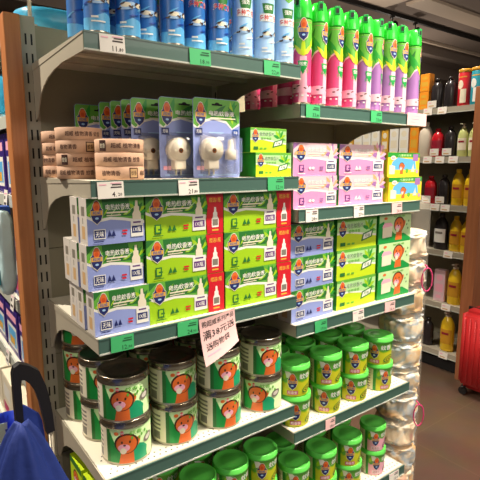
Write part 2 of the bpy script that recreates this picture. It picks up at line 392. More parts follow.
# ------------------------------------------------------------------ price tags on the rails
def price_tag(x0, x1, z, colr, txt, label, h=.036):
    w_ = x1-x0; t = MB(); y = -D-.0066
    t.box(-w_/2, w_/2, -.0006, .0006, -h/2, h/2, colr); a = Art(t, facemap(-w_/2, -.0007, -h/2, .00008)); ik = 'ink_green' if colr == 'tag_green' else 'ink'
    if txt:
        big, sm_ = txt.split('.'); a.text(big+'.', w_*.62, h*.24, h*.3, ik, center=True); a.text(sm_, w_*.84, h*.22, h*.2, ik)
        a.rect(w_*.5, w_*.92, h*.62, h*.7, ik); a.rect(w_*.56, w_*.92, h*.78, h*.84, ik)
        if colr == 'tag_white': a.rect(w_*.06, w_*.34, h*.8, h*.86, 'light_pink'); a.rect(w_*.5, w_*.92, h*.88, h*.93, 'light_pink')
    o = t.build('price_tag', None, ((x0+x1)/2, y, z)); o.rotation_euler = (-.04, random.uniform(-.03, .03), 0)
    tag(o, label, 'price tag', 'price tags on the shelf rails')
T = [(.031,.086,1.747,'tag_white','11.80','white price tag at left end of the blue spray can shelf'),
     (.244,.302,1.747,'tag_green','18.90','green price tag at middle of the blue spray can shelf'),
     (.466,.521,1.747,'tag_green','22.80','green price tag at right end of the blue spray can shelf'),
     (.012,.071,1.4445,'tag_white','4.20','white price tag below the stacked paper coil boxes'),
     (.208,.264,1.4445,'tag_white','21.80','white price tag below the front blister packs'),
     (.482,.54,1.4465,'tag_green','12.90','green price tag below the small lime cartons, second shelf'),
     (.026,.081,1.0945,'tag_green','12.90','green price tag below the blue cartons at left end'),
     (.197,.255,1.0945,'tag_green','24.90','green price tag just left of the pink paper notice'),
     (.619,.674,1.647,'tag_green','33.80','green price tag below the pink cans at left end'),
     (.902,.957,1.648,'tag_green','33.80','green price tag below the purple cans'),
     (.627,.677,1.349,'tag_white','28.90','white price tag below the left stack of pink cartons'),
     (.838,.887,1.349,'tag_white','27.90','white price tag below the second stack of pink cartons'),
     (1.033,1.09,1.349,'tag_pink','26.90','pinkish price tag below the yellow cartons'),
     (.676,.729,1.0005,'tag_green','19.90','green price tag below the blue cartons of right bay'),
     (.852,.908,1.0005,'tag_white','16.90','white price tag below the lime cartons of right bay'),
     (1.021,1.079,1.0,'tag_pink','16.90','pinkish price tag below the lion cartons'),
     (.737,.782,.652,'tag_pink','18.90','pinkish price tag below the green-lidded tubs'),
     (1.10,1.16,.304,'tag_white','12.80','white price tag at right end of the lowest visible rail')]
for t in T: price_tag(*t)
t = MB(); t.box(-.0555, .0555, -.0006, .0006, -.021, .021, 'tag_pink'); a = Art(t, facemap(-.0555, -.0007, -.021, .00008))
for k in range(3): a.rect(.018, .018+(.07, .05, .03)[k], .031-.01*k, .0328-.01*k, 'light_pink')
o = t.build('price_card', None, (1.148, -D-.0075, 1.651)); tag(o, 'wide pink card clipped at right end below purple cans', 'card')
# pink promotion notice hanging from the third rail
t = MB(); nU, nV, W_, H_ = 10, 14, .112, .112
def noti(u, v, l):
    s_ = (H_-v)/H_; return (u + .006*s_, -.006*math.sin(u/W_*PI) - .022*s_*s_ + .012*(u/W_)*s_ - l*.00012, v + (u/W_-.5)*.012 + .03*s_*(u/W_-.3))
for i in range(nU):
    for j in range(nV):
        q = [(W_*(i+di)/nU, H_*(j+dj)/nV) for di, dj in ((0,0),(1,0),(1,1),(0,1))]; t.face([noti(u, v, 0) for u, v in q], 'tag_pink', True)
        t.face([noti(u, v, -6) for u, v in reversed(q)], 'tag_pink', True)
a = Art(t, noti, .02)
a.text('购超威系列产品', .056, .096, .0165, 'ink', width=.1); a.text('满38元送', .056, .068, .024, 'ink', width=.1, bold=.01); a.text('送购物袋', .048, .039, .0185, 'ink', width=.074)
a.rect(.012, .05, .018, .0215, 'light_pink')
o = t.build('paper_notice', None, (.258, -D-.0078, 1.0035)); tag(o, 'pink paper promotion notice hanging from the third shelf rail', 'notice')

# ================================================================== SPRAY CANS
def aerosol(name, kind, cap=True, h=.29, r=.0265):
    t = empty(name); b = MB(); hb = h-.058
    b.lathe([(r*.9, 0), (r*.985, .0015), (r, .004), (r*.985, .006), (r*.985, hb-.012), (r, hb-.008), (r*.97, hb-.002), (r*.8, hb+.004)], 'tin_metal', 32,
            mats=['tin_metal']*3 + [dict(blue='can_blue', pink='magenta', purple='lilac', light='pale_blue')[kind]] + (['leaf']*3 if kind in ('pink', 'purple') else ['tin_metal']*3))
    R = r*.985; a = Art(b, cylmap(R), .003); C_ = PI*R
    z1 = hb-.013
    if kind in ('blue', 'light'):
        base, top = ('can_blue', 'deep_blue') if kind == 'blue' else ('pale_blue', 'sky')
        a.poly([(-C_, .19), (-.02, .17), (0, .155), (.02, .17), (C_, .19), (C_, z1), (-C_, z1)], 'leaf')
        a.poly([(-.022, z1), (0, .16), (.022, z1)], 'dark_leaf')
        for sx in (-1, 1): a.leaf(sx*.004, .165, .05, .014, PI/2 - sx*.5, 'white')
        a.poly([(-C_, .006), (C_, .006), (C_, .03), (.01, .042), (-.02, .03), (-C_, .036)], 'sky' if kind == 'blue' else 'pale_blue')
        a.poly([(-.018, .142), (.018, .142), (.014, .12), (.005, .108), (0, .098), (-.005, .108), (-.014, .12)], 'dark_leaf')
        a.text('强效', 0, .132, .012, 'white', width=.022)
        a.rect(-.0245, .0245, .098, .117, 'white') if kind == 'light' else None
        a.text('多种害虫', 0, .107, .0155, 'white', width=.052, bold=.012); a.text('多种害虫', 0, .107, .0145, 'red', width=.049, bold=.015)
        a.ell(0, .066, .02, .0075, 'pale_blue', 16, .2); a.ell(-.004, .068, .011, .005, 'cream', 12, .1); a.ell(.03, .07, .013, .005, 'cream', 12, .3)
        for k in range(7): a.leaf(-.06+.02*k, .045+.012*(k%3), .03, .004, .5-.3*(k%2), (('sky', 'deep_blue') if kind == 'blue' else ('sky', 'white'))[k % 2])
        for px, py, rr in ((-.012, .07, .3), (.006, .064, -.4), (.018, .071, .8), (-.02, .06, 0), (.032, .07, .2)):
            a.ell(px, py, .0052, .0022, 'brown', 8, rr); a.ell(px+.004, py+.002, .002, .0016, 'black', 6)
        a.rect(-.018, -.004, .03, .034, 'white'); a.rect(-.018, .01, .022, .025, 'white')
    else:
        base = 'magenta' if kind == 'pink' else 'lilac'; pale = 'light_pink' if kind == 'pink' else 'pale_pink'
        a.poly([(-C_, .118), (-.05, .12), (-.036, .142), (-.024, .15), (-.012, .142), (0, .125), (.012, .142), (.024, .15), (.036, .142), (.05, .12), (C_, .118), (C_, z1), (-C_, z1)], pale)
        a.poly([(-C_, .124), (-.05, .126), (-.036, .148), (-.024, .156), (-.012, .148), (0, .130), (.012, .148), (.024, .156), (.036, .148), (.05, .126), (C_, .124), (C_, z1), (-C_, z1)], 'leaf')
        for k, (u, rt) in enumerate([(-.06, 1.2), (-.035, 1.9), (.035, 1.2), (.06, 1.9), (-.016, 2.2), (.016, .9)]): a.leaf(u, .15, .07, .014, rt, ('dark_leaf', 'grass', 'lime')[k % 3])
        a.leaf(0, .128, .05, .014, PI/2, 'lime_yellow'); a.leaf(0, .13, .045, .012, PI/2+.7, 'olive_yellow'); a.leaf(0, .13, .045, .012, PI/2-.7, 'olive_yellow')
        a.poly([(-.009, .13), (.010, .13), (.014, .006), (-.010, .006)], pale)
        a.poly([(-.015, .118), (.015, .118), (.0115, .1), (.004, .09), (0, .08), (-.004, .09), (-.0115, .1)], 'emerald'); a.text('强效', 0, .109, .011, 'white', width=.02)
        a.text('多种害虫', 0, .091, .011, 'emerald', width=.032, bold=.012)
        a.poly([(-C_, .05), (-.02, .056), (.015, .05), (C_, .056), (C_, .034), (-C_, .03)], pale)
        for px, py, rr in ((-.012, .05, .3), (.007, .044, -.4), (.02, .05, .8), (-.024, .044, 0)): a.ell(px, py, .0048, .002, 'brown', 8, rr)
        for k in range(5): a.rect(-.035+.016*k, -.029+.016*k, .022, .026, 'white')
        a.shield(0, .2, .03, .058)
    b.build('can_body', t)
    if cap:
        c = MB(); z0 = hb-.004; n = 28
        prof = [(r*1.0, z0), (r*1.01, z0+.004), (r*.97, z0+.03), (r*.86, z0+.047), (r*.74, z0+.054), (r*.45, z0+.0565), (0, z0+.057)]
        b0 = len(c.v)
        c.lathe(prof, 'cap_green', n)
        # spray opening cut into the front shoulder
        cc = Art(c, lambda u, v, l: ((r*.93+.0003*l)*math.sin(u/r), -(r*.93+.0003*l)*math.cos(u/r), v), .006)
        co = c.build('cap', t)
        nz = MB(); nz.box(-.0075, .0075, -r*.985, -r*.5, z0+.032, z0+.0565, 'emerald', bev=.0015); nz.box(-.0045, .0045, -r*1.0, -r*.9, z0+.037, z0+.05, 'slot_black'); no = nz.build('spray_nozzle', co); no.rotation_euler = (0, 0, -.75); no['label'] = 'dark recessed spray opening'
    return t
mat('lime_cap', (60, 190, 60), .3)
blue = aerosol('aerosol_can', 'blue', h=.285); light = aerosol('aerosol_can', 'light', h=.285)
zt = ZL[0]+.0004
ORD = ['first', 'second', 'third', 'fourth', 'fifth', 'sixth', 'seventh', 'eighth', 'ninth']
BX = [(.041,-.38), (.111,-.38), (.169,-.352), (.221,-.381), (.2905,-.364), (.348,-.38), (.423,-.38), (.497,-.38), (.567,-.378)]
for i, (x, y) in enumerate(BX):
    k = light if i >= 6 else blue
    place(k, (x, y, zt), -.12 + random.uniform(-.35, .15) if i < 6 else -.25, '%s spray can from left in the front row of the top left shelf, %s' % (ORD[i], 'pale blue' if i >= 6 else 'deep blue'), 'spray can', 'blue spray cans on the top left shelf')
for i, (x, y) in enumerate([(.0285, -.31), (.089, -.31), (.148, -.282), (.207, -.285), (.266, -.29), (.325, -.303), (.385, -.31), (.46, -.312), (.535, -.312)]):
    place(blue, (max(x, .0285), y, zt), random.uniform(-1, 1), 'blue spray can in second row of the top left shelf, %s from left' % ORD[i], 'spray can', 'blue spray cans on the top left shelf')
pinkc = aerosol('aerosol_can', 'pink'); purp = aerosol('aerosol_can', 'purple')
zt = ZR[0]+.0004
PX = [.634, .695, .764, .83, .8995, .9575, 1.022, 1.084, 1.158]
for i, x in enumerate(PX):
    k = pinkc if i < 4 else purp; rz = [-.35, .55, .5, .45, .25, .95, .2, .3, 1.0][i] - .3
    place(k, (x, -.381 + (.004 if i == 5 else 0), zt), rz, '%s green-capped %s spray can from left in front row, right bay top shelf' % (ORD[i], 'pink' if i < 4 else 'purple'), 'spray can', 'green-capped spray cans on the right bay top shelf')
for i, (x, y) in enumerate([(.634, -.315), (.634, -.235), (.634, -.155), (.70, -.315), (.765, -.315), (.832, -.315), (.9, -.315), (.965, -.304), (1.03, -.315), (1.095, -.315), (1.16, -.315)]):
    k = pinkc if i < 6 else purp
    lb = ('pink spray can standing behind the first front can, %s back' % ['nearest', 'second', 'farthest'][i]) if i < 3 else 'green-capped spray can in second row, behind the %s front can of the right bay' % ORD[i-2]
    place(k, (x, y, zt), random.uniform(-1.5, 1.5), lb, 'spray can', 'green-capped spray cans on the right bay top shelf')

# ================================================================== SECOND SHELF LEFT: coil boxes, blister packs, lime cartons
def coil_box(var):
    h, r = .0298, .055; b = MB()
    b.lathe([(r-.001, 0), (r, .0008), (r, h-.0008), (r-.0012, h)], 'paper_beige', 44)
    a = Art(b, cylmap(r), .005)
    if var == 0:
        a.text('超威 植物清香 蚊香', .004, h*.5, .0115, 'paper_ink', width=.088)
    elif var == 1:
        a.text('植物清香', -.03, h*.5, .0115, 'paper_ink', width=.044); a.rect(.012, .034, .003, h-.003, 'paper_ink'); a.rect(.0145, .0315, .0055, h-.0055, 'tan'); a.text('蚊香', .023, h*.5, .011, 'paper_ink', width=.014); a.text('超威', .052, h*.5, .0115, 'paper_ink', width=.02)
    else:
        a.rect(-.046, -.028, .003, h-.003, 'paper_ink'); a.text('蚊香', -.037, h*.5, .011, 'cream', width=.014); a.text('超威 植物清香', .02, h*.5, .0115, 'paper_ink', width=.072)
    for u in (-.105, .1): a.text('蚊香', u, h*.5, .0115, 'paper_ink', width=.03)
    return b.build('coil_box')
cb = [coil_box(0), coil_box(1), coil_box(2)]
z2 = ZL[1]+.0006
def lay(n, k): return ['bottom', 'topmost'][k] if n == 2 else ({0: 'bottom', n-1: 'topmost'}.get(k, ['', 'second', 'third'][min(k, 2)] + ' from bottom'))
for (x, y, n, nm, vs) in ((.094, -.347, 3, 'front right', (1, 0, 2)), (.042, -.225, 4, 'middle', (0, 2, 1, 0)), (.05, -.066, 4, 'rear left', (0, 1, 0, 0))):
    for k in range(n):
        place(cb[vs[k]], (x+random.uniform(-.0015, .0015), y+random.uniform(-.001, .001), z2+k*.0301), -.42+random.uniform(-.3, .3), 'round beige paper coil box, %s in the %s stack of %d' % (lay(n, k), nm, n), 'coil box', 'beige mosquito coil boxes on the second shelf')

def blister():
    t = empty('blister_pack'); W_, H_ = .143, .198; c = MB()
    c.prism([(.004,0),(W_-.004,0),(W_,.004),(W_,H_-.006),(W_-.006,H_),(.006,H_),(0,H_-.006),(0,.004)], lambda u, v, d: (u-W_/2, d, v), -.0006, .0006, 'periwinkle')
    a = Art(c, facemap(-W_/2, -.0006, 0, .0001))
    a.poly([(.001, H_-.006), (.006, H_-.001), (W_-.006, H_-.001), (W_-.001, H_-.006), (W_-.001, .135), (.118, .122), (.1, .138), (.06, .146), (.03, .138), (.012, .12), (.001, .128)], 'white')
    a.poly([(.001, H_-.006), (.006, H_-.001), (W_-.006, H_-.001), (W_-.001, H_-.006), (W_-.001, .141), (.119, .126), (.1, .144), (.06, .152), (.03, .144), (.012, .126), (.001, .134)], 'leaf')
    for u, v, L_, rt, mm in ((.09, .15, .06, .7, 'dark_leaf'), (.11, .15, .05, 1.2, 'grass'), (.12, .135, .06, 1.7, 'lime'), (.05, .15, .06, .6, 'dark_leaf'), (.03, .15, .05, 1.3, 'grass'), (.135, .14, .05, 2.2, 'dark_leaf')): a.leaf(u, v, L_, .014, rt, mm)
    a.rect(W_*.5-.016, W_*.5+.016, .181, .185, 'slot_black'); a.ell(W_*.5, .185, .007, .004, 'slot_black', 10)
    a.shield(.022, .158, .031, .056); a.text('电热蚊香液', .085, .162, .0125, 'white', width=.078, bold=.012); a.rect(.05, .128, .149, .1515, 'cream')
    a.rect(.006, .026, .107, .124, 'navy'); a.text('无味', .016, .1155, .0095, 'white', width=.015); a.rect(W_-.024, W_-.006, .107, .124, 'deep_blue'); a.text('无味', W_-.015, .1155, .008, 'white', width=.013)
    a.rect(.045, .09, .112, .115, 'pale_blue'); a.rect(.008, .03, .02, .03, 'light_pink'); a.rect(.012, .13, .006, .009, 'pale_blue')
    c.build('backing_card', t)
    h = MB(); pr = []
    n = 24
    bm = bmesh.new(); vs = [bm.verts.new((.03*math.sin(2*PI*i/n), 0, .07+.03*math.cos(2*PI*i/n))) for i in range(n)]; f = bm.faces.new(vs)
    ex = bmesh.ops.extrude_face_region(bm, geom=[f])['geom']; ev = [v for v in ex if isinstance(v, bmesh.types.BMVert)]
    for v in ev: v.co.y -= .026
    bmesh.ops.bevel(bm, geom=[e for e in bm.edges if all(abs(v.co.y+.026) < 1e-4 for v in e.verts)], offset=.005, segments=3, affect='EDGES')
    h.bm(bm, 'plastic_white', True)
    h.box(-.016, .016, -.024, 0, .022, .045, 'plastic_white', bev=.004); h.box(-.009, -.005, -.012, -.009, .008, .022, 'tin_metal'); h.box(.005, .009, -.012, -.009, .008, .022, 'tin_metal')
    ah = Art(h, lambda u, v, l: (u, -.0262-.0001*l, v)); ah.ell(0, .068, .0065, .0065, 'amber_glass', 14); ah.ell(0, .068, .003, .003, 'black', 10); ah.rect(-.018, -.011, .066, .07, 'cream'); ah.rect(.011, .018, .066, .07, 'cream')
    ho = h.build('plug_heater', t, (-.0155+.012-.012, -.001, 0)); ho.location.x = -.026
    r = MB(); r.lathe([(.0, .012), (.0135, .012), (.0135, .04), (.012, .046)], 'amber_glass', 18, .031, -.016, mats=['clear_plastic']*3); r.lathe([(.0135, .046), (.0145, .048), (.0145, .068), (.0085, .072), (.007, .094), (.004, .097), (0, .097)], 'plastic_white', 18, .031, -.016)
    r.build('refill_bottle', t)
    s = MB(); bm = bmesh.new(); bmesh.ops.create_cube(bm, size=1)
    for v in bm.verts:
        fr = v.co.y < 0; v.co = Vector((.004+v.co.x*(.112 if fr else .126), -.034 if fr else -.0012, .058+v.co.z*(.098 if fr else .112)))
    bmesh.ops.bevel(bm, geom=[e for e in bm.edges], offset=.008, segments=3, affect='EDGES'); s.bm(bm, 'clear_plastic', True); s.build('blister_shell', t)
    return t
bl = blister()
z2 = ZL[1]+.0006
for x, y, rz, lb in ((.3475, -.373, 0, 'front blister pack with plug heater, right one with whole face showing'), (.276, -.331, .0, 'front blister pack with plug heater, left one partly behind its neighbour')):
    o = place(bl, (x, y, z2), rz, lb, 'blister pack', 'mosquito heater blister packs on the second shelf')
for i, (x, y) in enumerate([(.156, -.275), (.149, -.232), (.137, -.19), (.123, -.148), (.085, -.065)]):
    place(bl, (x+.0715, y, z2), 0, 'dim blister pack behind the coil boxes, %s' % ['nearest to the front packs', 'second behind', 'third behind', 'fourth behind', 'farthest left at the back'][i], 'blister pack', 'mosquito heater blister packs on the second shelf')

# ------------------------------------------------------------------ cartons
def carton_base(w_, h_, d_, body, side, top=None):
    b = MB(); b.box(0, w_, 0, d_, 0, h_, body, dict(l=side, r=side, k=side, t=top or side)); return b
def side_print(b, d_, h_, m1='grey_print', m2='tan'):
    a = Art(b, sidemap(0, d_, 0)); a.rect(d_*.3, d_*.72, h_*.62, h_*.82, m1); a.rect(d_*.3, d_*.7, h_*.12, h_*.4, m2); a.rect(d_*.42, d_*.5, h_*.45, h_*.58, m1)
def refill_carton(w_, h_, d_, scheme, red=0):
    body, side, hdr = dict(blue=('periwinkle', 'bottle_grey', 'leaf'), lime=('lime', 'dark_leaf', 'leaf'), pink=('pink', 'pale_pink', 'pale_pink'), pink2=('pink', 'grass', 'pale_pink'))[scheme]
    b = carton_base(w_+red, h_, d_, body, side); side_print(b, d_, h_) if scheme in ('blue', 'pink') else None
    a = Art(b, facemap(0, 0, 0)); W_ = w_; H_ = h_
    wv = [(0, .58), (.12, .5), (.25, .5), (.4, .53), (.6, .5), (.8, .45), (1, .40)]
    g = [(u*W_, v*H_) for u, v in wv]
    e_ = .0006
    a.poly(g + [(W_, H_-e_), (0, H_-e_)], 'white')
    a.poly([(u, v+.065*H_) for u, v in g] + [(W_, H_-e_), (0, H_-e_)], hdr)
    lf = ('dark_leaf', 'grass', 'lime', 'dark_leaf') if 'pink' not in scheme else ('lilac', 'light_pink', 'tan', 'light_pink')
    a.poly([(.0, .80*H_), (.14*W_, .98*H_), (.0, .99*H_)], lf[0]); a.poly([(.28*W_, .60*H_), (.78*W_, .58*H_), (.72*W_, .98*H_), (.26*W_, .98*H_)], lf[3] if 'pink' not in scheme else 'pale_pink')
    for k in range(9):
        rt = -.3 + k*.42; a.leaf(.86*W_, .66*H_, .2*W_ if rt < 2.6 else .16*W_, .075*W_, rt, lf[k % 4])
    a.leaf(.62*W_, .62*H_, .16*W_, .05*W_, .4, lf[2]); a.leaf(.02*W_, .62*H_, .12*W_, .04*W_, .9, lf[2])
    if 'pink' not in scheme:
        for k in range(4): a.leaf((.28+.12*k)*W_, .62*H_, .22*W_, .022*W_, 1.0-.12*k, 'mint' if k % 2 else 'lime')
    # wordmark
    a.text('电热蚊香液', .53*W_, .80*H_, .135*H_, 'white', width=.42*W_, bold=.012); a.rect(.33*W_, .70*W_, .665*H_, .70*H_, 'cream'); a.rect(.33*W_, .58*W_, .61*H_, .632*H_, 'cream')
    a.shield(.165*W_, .70*H_, .20*W_, .50*H_)
    # bottle and its white label card
    a.bottle(.86*W_, .42*H_, .5*H_, 'cream')
    a.rect(.745*W_, .975*W_, .12*H_, .5*H_, 'white'); a.rect(.79*W_, .93*W_, .42*H_, .455*H_, 'violet'); a.rect(.765*W_, .955*W_, .2*H_, .36*H_, 'violet' if scheme == 'lime' else 'navy'); a.text('1X瓶', .86*W_, .28*H_, .11*H_, 'white', width=.14*W_)
    if scheme == 'blue':
        a.rect(.1*W_, .3*W_, .13*H_, .34*H_, 'white'); a.rect(.11*W_, .29*W_, .15*H_, .32*H_, 'navy'); a.text('无味', .2*W_, .235*H_, .13*H_, 'white', width=.14*W_)
    else:
        ic = 'dark_leaf' if scheme == 'lime' else 'violet'; a.rect(.13*W_, .23*W_, .12*H_, .34*H_, ic); a.rect(.15*W_, .21*W_, .16*H_, .31*H_, body); a.rect(.18*W_, .24*W_, .2*H_, .24*H_, ic)
    cc = dict(blue='navy', lime='dark_leaf').get(scheme, 'white')
    for k, u in enumerate((.37, .44)):
        a.poly([((u-.035)*W_, .17*H_), ((u+.035)*W_, .17*H_), (u*W_, .31*H_)], cc) if scheme != 'pink' else a.ell(u*W_, .235*H_, .03*W_, .045*H_, cc, 10)
    a.rect(.59*W_, .68*W_, .25*H_, .29*H_, 'red' if 'pink' not in scheme else 'lilac'); a.rect(.59*W_, .67*W_, .18*H_, .22*H_, 'red' if 'pink' not in scheme else 'lilac'); a.rect(.1*W_, .26*W_, .065*H_, .085*H_, cc)
    if red:
        a.poly([(W_, .0005), (W_+red, .0005), (W_+red, H_-e_), (W_-.004, H_-e_), (W_+.002, .7*H_), (W_-.003, .35*H_)], 'red')
        a.text('赠送1瓶', W_+red*.5, .84*H_, .12*H_, 'gold', width=red*.72, bold=.012)
        a.bottle(W_+red*.5, .16*H_, .5*H_, 'white'); a.rect(W_+red*.33, W_+red*.67, .2*H_, .36*H_, 'grey_print'); a.rect(W_+red*.3, W_+red*.7, .07*H_, .11*H_, 'gold')
    return b.build('refill_carton')
def lime_carton(w_, h_, d_):
    b = carton_base(w_, h_, d_, 'lime_yellow', 'grass'); a = Art(b, facemap(0, 0, 0)); W_, H_ = w_, h_
    a.poly([(0, .5*H_), (.3*W_, .52*H_), (W_, .34*H_), (W_, .995*H_), (0, .995*H_)], 'white'); a.poly([(0, .56*H_), (.3*W_, .58*H_), (W_, .4*H_), (W_, .995*H_), (0, .995*H_)], 'mint')
    a.poly([(0, .9*H_), (W_, .9*H_), (W_, .995*H_), (0, .995*H_)], 'leaf')
    for k in range(6): a.leaf(.8*W_, .6*H_, .2*W_, .07*W_, -.2+k*.6, ('leaf', 'lime', 'grass')[k % 3])
    a.poly([(.6*W_, .2*H_), (.88*W_, .32*H_), (.92*W_, .58*H_), (.64*W_, .46*H_)], 'dark_leaf'); a.poly([(.64*W_, .26*H_), (.85*W_, .345*H_), (.88*W_, .52*H_), (.67*W_, .43*H_)], 'white'); a.text('无味', .76*W_, .385*H_, .12*H_, 'dark_leaf', width=.14*W_)
    a.text('电热蚊香片', .44*W_, .76*H_, .17*H_, 'white', width=.42*W_, bold=.012); a.text('电热蚊香片', .44*W_, .76*H_, .16*H_, 'dark_leaf', width=.4*W_, bold=0); a.text('植物清香', .42*W_, .58*H_, .1*H_, 'leaf', width=.3*W_)
    a.shield(.13*W_, .68*H_, .18*W_, .52*H_)
    a.rect(.08*W_, .2*W_, .12*H_, .24*H_, 'dark_leaf'); a.rect(.25*W_, .32*W_, .14*H_, .2*H_, 'leaf'); a.rect(.36*W_, .43*W_, .14*H_, .2*H_, 'leaf')
    return b.build('mat_carton')
def lion_carton(w_, h_, d_):
    b = carton_base(w_, h_, d_, 'pale_green', 'grass'); a = Art(b, facemap(0, 0, 0)); W_, H_ = w_, h_
    a.poly([(0, .0), (W_, .0), (W_, .1*H_), (.78*W_, .3*H_), (.5*W_, .3*H_), (.32*W_, .52*H_), (.14*W_, .78*H_), (0, .7*H_)], 'emerald')
    a.rect(0, .02*W_, 0, H_, 'grass'); a.poly([(.12*W_, .2*H_), (.4*W_, .22*H_), (.42*W_, .62*H_), (.12*W_, .66*H_)], 'cream'); a.poly([(.1*W_, .56*H_), (.44*W_, .6*H_), (.36*W_, .72*H_), (.16*W_, .72*H_)], 'light_pink')
    a.lion(.62*W_, .5*H_, .85*H_); a.text('蚊香液', .62*W_, .92*H_, .07*H_, 'leaf', width=.36*W_)
    a.ell(.2*W_, .88*H_, .05*W_, .05*H_, 'orange', 10)
    for u, v in ((.86, .6), (.92, .72), (.9, .46)): a.ell(u*W_, v*H_, .016*W_, .04*H_, 'dark_leaf', 8, -.4)
    return b.build('lion_carton')
def kids_carton(w_, h_, d_):
    b = carton_base(w_, h_, d_, 'yellow', 'yellow'); 
    b2 = Art(b, lambda u, v, l: (w_+.0002*l, u, v)); b2.rect(.0, d_, 0, h_*.99, 'tan')
    a = Art(b, facemap(0, 0, 0)); W_, H_ = w_, h_
    a.rect(0, W_, .8*H_, .995*H_, 'grass'); a.poly([(.08*W_, .3*H_), (.9*W_, .3*H_), (.86*W_, .72*H_), (.3*W_, .8*H_), (.14*W_, .62*H_)], 'sky')
    a.text('儿童蚊香液', .52*W_, .89*H_, .1*H_, 'pale_green', width=.42*W_, bold=.012); a.rect(.78*W_, .95*W_, .66*H_, .95*H_, 'lilac')
    a.poly([(0, .0), (W_, 0), (W_, .28*H_), (.6*W_, .22*H_), (.3*W_, .3*H_), (0, .24*H_)], 'yellow'); a.lion(.43*W_, .36*H_, .5*H_)
    a.poly([(.05*W_, .12*H_), (.22*W_, .12*H_), (.22*W_, .45*H_), (.05*W_, .5*H_)], 'cream')
    a.ell(.16*W_, .78*H_, .08*W_, .09*H_, 'white', 12); a.text('超威', .16*W_, .78*H_, .08*H_, 'red', width=.09*W_); a.poly([(.72*W_, .2*H_), (.85*W_, .2*H_), (.8*W_, .55*H_)], 'bottle_grey')
    a.ell(.6*W_, .25*H_, .05*W_, .1*H_, 'leaf', 10); a.ell(.93*W_, .22*H_, .04*W_, .08*H_, 'pink', 10)
    return b.build('kids_carton')
ROW = ['bottom', 'middle', 'top']
z3 = ZL[2]+.0006; h3 = .1038; st = h3+.0004
bc = refill_carton(.1345, h3, .05, 'blue')
for k in range(3):
    dx = (.003, -.004, -.0015)[k]; yy = (-.395, -.385, -.391)[k]
    place(bc, (-.004+dx, yy, z3+k*st), 0, 'blue and green carton, %s of the front left stack on the third shelf' % ROW[k], 'carton', 'blue cartons on the third shelf')
    place(bc, (-.006+dx, yy+.064-.004*k, z3+k*st), 0, 'blue carton directly behind the %s front left one, only its end showing' % ROW[k], 'carton', 'blue cartons on the third shelf')
    if k < 2: place(bc, (-.004+dx, yy+.122-.004*k, z3+k*st), 0, 'blue carton at the back of the %s layer, only its end showing' % ROW[k], 'carton', 'blue cartons on the third shelf')
lc = refill_carton(.169, h3, .055, 'lime', .049)
for k in range(3):
    place(lc, (.1325+(.002, -.001, 0)[k], -.392, z3+k*st), 0, 'lime carton with red bonus end, %s of the left lime stack' % ROW[k], 'carton', 'lime and red cartons on the third shelf')
    place(lc, (.353+(.003, 0, -.001)[k], -.395, z3+k*st), 0, 'lime carton with red bonus end, %s of the right lime stack' % ROW[k], 'carton', 'lime and red cartons on the third shelf', (1.075, 1, 1))
z3 = ZR[2]+.0006; h3 = .1008; st = h3+.0004
bc2 = refill_carton(.186, h3, .06, 'blue'); mc = lime_carton(.197, h3, .07); li = lion_carton(.186, h3, .07)
for k in range(3):
    dx = (.004, 0, -.003)[k]
    place(bc2, (.599+dx, -.388, z3+k*st), .02, 'blue and green carton, %s of its stack at left end of right bay' % ROW[k], 'carton', 'blue cartons in the right bay')
    place(mc, (.803+dx, -.384, z3+k*st), .0, 'lime carton with green leaf print, %s of its stack in right bay' % ROW[k], 'carton', 'lime cartons in the right bay')
    place(li, (1.008+dx, -.388, z3+k*st), .0, 'pale green carton with orange lion, %s of its stack' % ROW[k], 'carton', 'lion cartons in the right bay')
z3 = ZR[1]+.0006; h3 = .0955; st = h3+.0004
pk = refill_carton(.182, h3, .07, 'pink'); pk2 = refill_carton(.222, h3, .07, 'pink2')
kd = kids_carton(.188, .0845, .06)
for k in range(2):
    nm = ['lower', 'upper'][k]
    place(pk, (.598, -.393+.003*k, z3+k*st), .0, '%s pink carton of the left pink stack in right bay' % nm, 'carton', 'pink cartons in the right bay')
    place(pk2, (.80, -.385+.002*k, z3+k*st), .0, '%s pink carton of the second pink stack, green end' % nm, 'carton', 'pink cartons in the right bay')
    place(kd, (1.04+.004*(1-k), -.392+.006*k, z3+k*.085), -.02+.03*k, '%s yellow and green carton with blue picture beside pink ones' % nm, 'carton', 'yellow cartons in the right bay')
z3 = ZL[1]+.0006
ml = lime_carton(.128, .0655, .09)
for (x, y, k, lb) in ((.46, -.392, 0, 'small lime carton on the second shelf, lower one of the front pair'), (.447, -.385, 1, 'small lime carton on the second shelf, upper one resting on the front pair'), (.40, -.29, 0, 'small lime carton behind the blister packs, mostly hidden'),):
    place(ml, (x, y, z3+k*.066), 0, lb, 'carton', 'small lime cartons on the second shelf')
